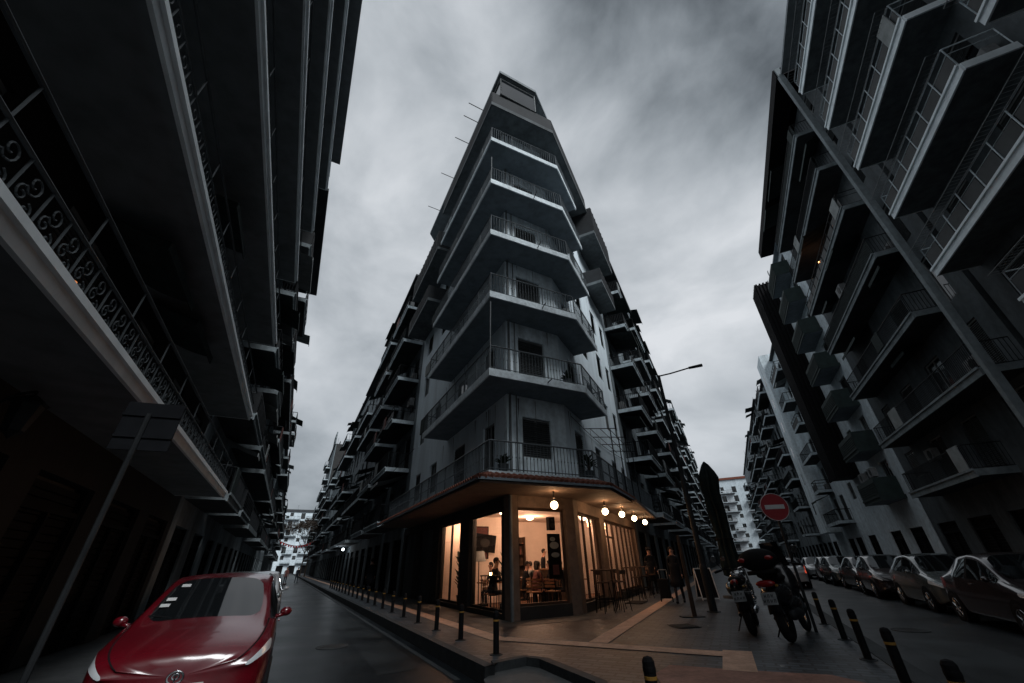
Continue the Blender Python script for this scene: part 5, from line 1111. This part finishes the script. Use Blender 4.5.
# potted plants and odds on balconies
for k, (p, z, lb) in enumerate(((A + (B - A) * .98 + nAB * -.25, 3.5, 'leafy potted plant at the right end of the first floor balcony of the corner house'), (A + dL * .3 + nL * .3 + dAB * .3, 3.5, 'small potted plant by the railing corner of the first floor balcony'), (B - dAB * .5 - nAB * .3, 6.57, 'small potted plant at the right of the second floor corner balcony'))):
    potted(p, z, lb, (.8, .5, .55)[k], (.4, .22, .2)[k], 34, False, 10 + k, 'plants on the corner house balconies')
# lit spots the photograph shows: a bulb behind an upper balcony, a lamp by the far shops, an orange spot made as a glowing lamp shape
e = empty('balcony_lamp', PR(26.4, 9.7, 18.0), 0, 'small lit bulb glowing on an upper balcony of the right hand house', 'lamp'); MB().ball((0, 0, 0), .09, n=12, m=8).build('bulb', 'bulb', e, smooth=True); MB().lathe([(.001, .08), (.05, .08), (.05, .14), (.001, .15)], n=8).build('socket', 'iron', e); light('bulb_light', (-.25, -.1, 0), 3, (1, .4, .15), .08, e)
e = empty('shop_lamp', PL(48, 4.9, 3.0), 0, 'white lamp over the shutters far along the left street pavement', 'lamp'); MB().ball((0, 0, 0), .13, n=12, m=8).build('bulb', 'coldlight', e, smooth=True); MB().tube((0, 0, .1), (.5, .3, .2), .02, 6).build('bracket', 'iron', e); light('shop_light', (-.3, -.2, -.1), 22, (.85, .93, 1), .1, e)

e = empty('orange_glow', PL(6.5, -3.5, 4.75), 0, 'small glowing orange spot, shaped as a wall lamp, behind the first ironwork balcony rail', 'lamp'); MB().lathe([(.001, -.12), (.05, -.1), (.06, .1), (.001, .13)], n=10).build('glass', 'orangeglow', e); MB().box(-.08, .02, -.03, .03, .1, .14).build('bracket', 'iron', e)  # small orange spot added as an emissive lamp shape

bk = (BK[1] - BK[0]).normalized(); bn = V((bk.y, -bk.x, 0)); bo = BK[0] + bk * 1.2 + bn * .45
e = empty('bar_shelf', V((bo.x, bo.y, .06)), math.atan2(bk.y, bk.x), 'dark wooden shelves standing against the back wall of the cafe', 'shelf')
m = MB(); m.box(0, .05, 0, .3, 0, 2.3).box(2.4, 2.45, 0, .3, 0, 2.3).box(.05, 2.4, .27, .3, 0, 2.3); m.build('side_panel', 'wood', e)
for k in range(5): MB().box(.05, 2.4, 0, .27, .35 + k * .42, .38 + k * .42).build('shelf_board', 'wood', e)
rb = random.Random(8)
for k in range(16):
    p = bo + bk * (.15 + .14 * k) - bn * .13; z = .06 + .38 + .42 * rb.choice([1, 2, 3])
    t = MB().lathe([(.001, 0), (.035, 0), (.035, .17), (.013, .22), (.013, .28), (.001, .28)], n=10).build('bottle', rb.choice(['clothgreen', 'clothpale', 'clothred', 'black']), None, V((p.x, p.y, z))); tag(t, ['first', 'second', 'third', 'fourth', 'fifth', 'sixth', 'seventh', 'eighth', 'ninth', 'tenth', 'eleventh', 'twelfth', 'thirteenth', 'fourteenth', 'fifteenth', 'sixteenth'][k] + ' bottle from the left on the shelves at the back of the cafe', 'bottle', 'bottles on the cafe shelves')
e = empty('bar_counter', PR(17.2, -6.6, .06), -TR, 'dark wooden bar counter seen through the side windows of the cafe', 'counter'); MB().box(-.3, .3, -1.4, 1.4, 0, 1.02).build('front_panel', 'wood', e); MB().box(-.36, .36, -1.46, 1.46, 1.02, 1.07).build('counter_top', 'woodwarm', e)
person(V((*xy(PL(13.3, 7.62)), .06)), radians(-60), 'guest in pale clothes nearest the glass at the middle of the front window', 'sit', 1.68, 'clothred', 'trousers', 'hair', False, group=GI, hairlen=.15); chair(PL(13.3, 7.6), radians(-60), 'chair of the guest nearest the glass of the front window', 'wooden cafe chairs inside')
person(V((*xy(PL(15.0, 6.9)), .06)), radians(120), 'guest sitting by the floor lamp behind the large left window', 'sit', 1.7, 'clothdark', 'trousers', 'hair', False, group=GI)
person(V((*xy(PR(15.2, -5.6)), .06)), radians(60), 'guest seated just inside the near side window', 'sit', 1.7, 'coat', 'trousers', 'hair', False, group=GI)
person(V((*xy(PR(17.3, -7.3)), .06)), radians(-100), 'person in dark clothes standing behind the bar counter', 'stand', 1.75, 'coat', 'trousers', 'hair', False)
table(PR(15.6, -5.4), 'small table just inside the near side window', 'tables inside the cafe')
for k, (p, lb) in enumerate(((PL(15.2, 8.2), 'wide bright picture on the back wall above the farthest guest'), )): picture(p + dL * 1.9, bk, 1.1, .8, 1.5, 'clothpale', 'clothdark', lb)

# tubular pergola on the first floor balcony of the corner house, service covers and patches in the roads
m = FR.mb()
for a in (2.2, 3.6, 5.0, 6.4):
    m.tube((a, 1.1, 3.5), (a, 1.1, 5.9), .022, 6).tube((a, .02, 6.05), (a, 1.35, 5.85), .018, 5)
for o_ in (.35, .75, 1.1): m.tube((2.0, o_, 6.0 - .15 * o_), (6.6, o_, 6.0 - .15 * o_), .014, 5)
m.build('pergola', 'iron', flat, F.O * 0 + W2 - W)
def cover(p, z, label):
    e = empty('manhole_cover', V((p.x, p.y, z)), 0, label, 'manhole cover'); MB().lathe([(.28, 0), (.34, 0), (.34, .008), (.28, .008)], n=28).build('rim', 'kerbstone', e); m = MB(); m.lathe([(.001, 0), (.275, 0), (.275, .006), (.001, .006)], n=28)
    for k in range(-3, 4): m.box(-.2, .2, k * .07 - .012, k * .07 + .012, .006, .011)
    m.build('lid', 'storedark', e)
cover(PL(11.5, 1.3), LROAD + .003, 'round iron manhole cover in the left road ahead of the red car'); cover(PR(13.5, 3.1), ROADZ + .003, 'round iron manhole cover in the right road beside the parked sedan')
MATS['patch'] = MATS['asphalt'].copy(); MATS['patch'].node_tree.nodes['Color Ramp'].color_ramp.elements[0].color = (.012, .015, .017, 1); MATS['patch'].node_tree.nodes['Color Ramp'].color_ramp.elements[1].color = (.04, .05, .056, 1)
sheet('road_patch', [xy(PL(8.2, 1.7)), xy(PL(17.5, 1.8)), xy(PL(17.6, 2.5)), xy(PL(8.3, 2.5))], LROAD + .005, 'patch'); sheet('road_patch', [xy(PR(7.5, 2.5)), xy(PR(12.2, 2.4)), xy(PR(12.0, 3.7)), xy(PR(7.6, 3.6))], ROADZ + .005, 'patch'); sheet('road_patch', [xy(PR(17, 2.1)), xy(PR(27, 2.3)), xy(PR(27, 2.9)), xy(PR(17, 2.8))], ROADZ + .005, 'patch')
rg = random.Random(3)
# leaves and scraps of paper
for k, (s_, v_) in enumerate(((9.2, -2.2), (11.3, -.9), (12.6, -3.0), (7.6, .2), (15.5, -2.4))):
    p = PR(s_, v_, .022); t = MB().add([(0, 0, 0), (.07, .01, .008), (.08, .06, 0), (.01, .05, .01)], [(0, 1, 2, 3)]).build('paper_scrap', 'clothpale', None, p); tag(t, 'scrap of pale paper on the paving, %s' % ['nearest the single bollard', 'just before the left motorcycle', 'close to the cafe corner pillar', 'nearest the right kerb bollards', 'in front of the bar tables'][k], 'litter', 'paper scraps on the paving')

MATS['stain'] = mat('stain', (.2, .22, .23), var=.5, scale=6, streak=.2, fine=9)
rg = random.Random(21)
for F, L_ in ((FF, 2.3), (FL, 7.0), (FR, 6.5)):
    m = F.mb()
    for z in [3.5] + SL[:5]:
        for k in range(int(L_ * 1.2)):
            a = rg.uniform(.05, L_); w = rg.uniform(.02, .09); h_ = rg.uniform(.25, 1.1); zt = z + 2.78
            m.add([(a, .004, zt), (a + w, .004, zt), (a + w * .7, .004, zt - h_ * .6), (a + w * .45, .004, zt - h_), (a + w * .2, .004, zt - h_ * .7)], [(0, 1, 2, 3, 4)])
    m.build('damp_stain', 'stain', flat, F.O - W)
# power and telephone cables along and across the fronts
def cable(p, q, sag, label):
    t = MB(); n = 14; pts = [tuple(p.lerp(q, i / n) + V((0, 0, -sag * sin(pi * i / n))) - p) for i in range(n + 1)]; t.path(pts, .012, 5); o = t.build('cable', 'rubber', None, p); tag(o, label, 'cable', 'cables on the house fronts')
cable(PL(19, 4.4, 6.3), PL(44, 4.3, 7.2), .7, 'black cable sagging along the fronts of the left street beyond the corner house')
cable(PR(24.2, -2.8, 7.2), PR(46, -2.7, 7.6), .8, 'black cable sagging along the fronts of the right street beyond the cafe')
cable(W2 + dR * .6 + nR * .06 + V((0, 0, 6.1)), W2 + dR * 9.5 + nR * .06 + V((0, 0, 6.25)), .18, 'thin cable pinned along the side wall of the corner house above the first floor')

struct(MB().prism([(-.52, 7.1), (-.38, 7.52), (.1, 7.86), (.34, 7.68), (.94, 6.26), (.8, 5.3), (-.2, 5.3)][::-1], LROAD - .05, -.1).build('crossing_apron', 'apron'))
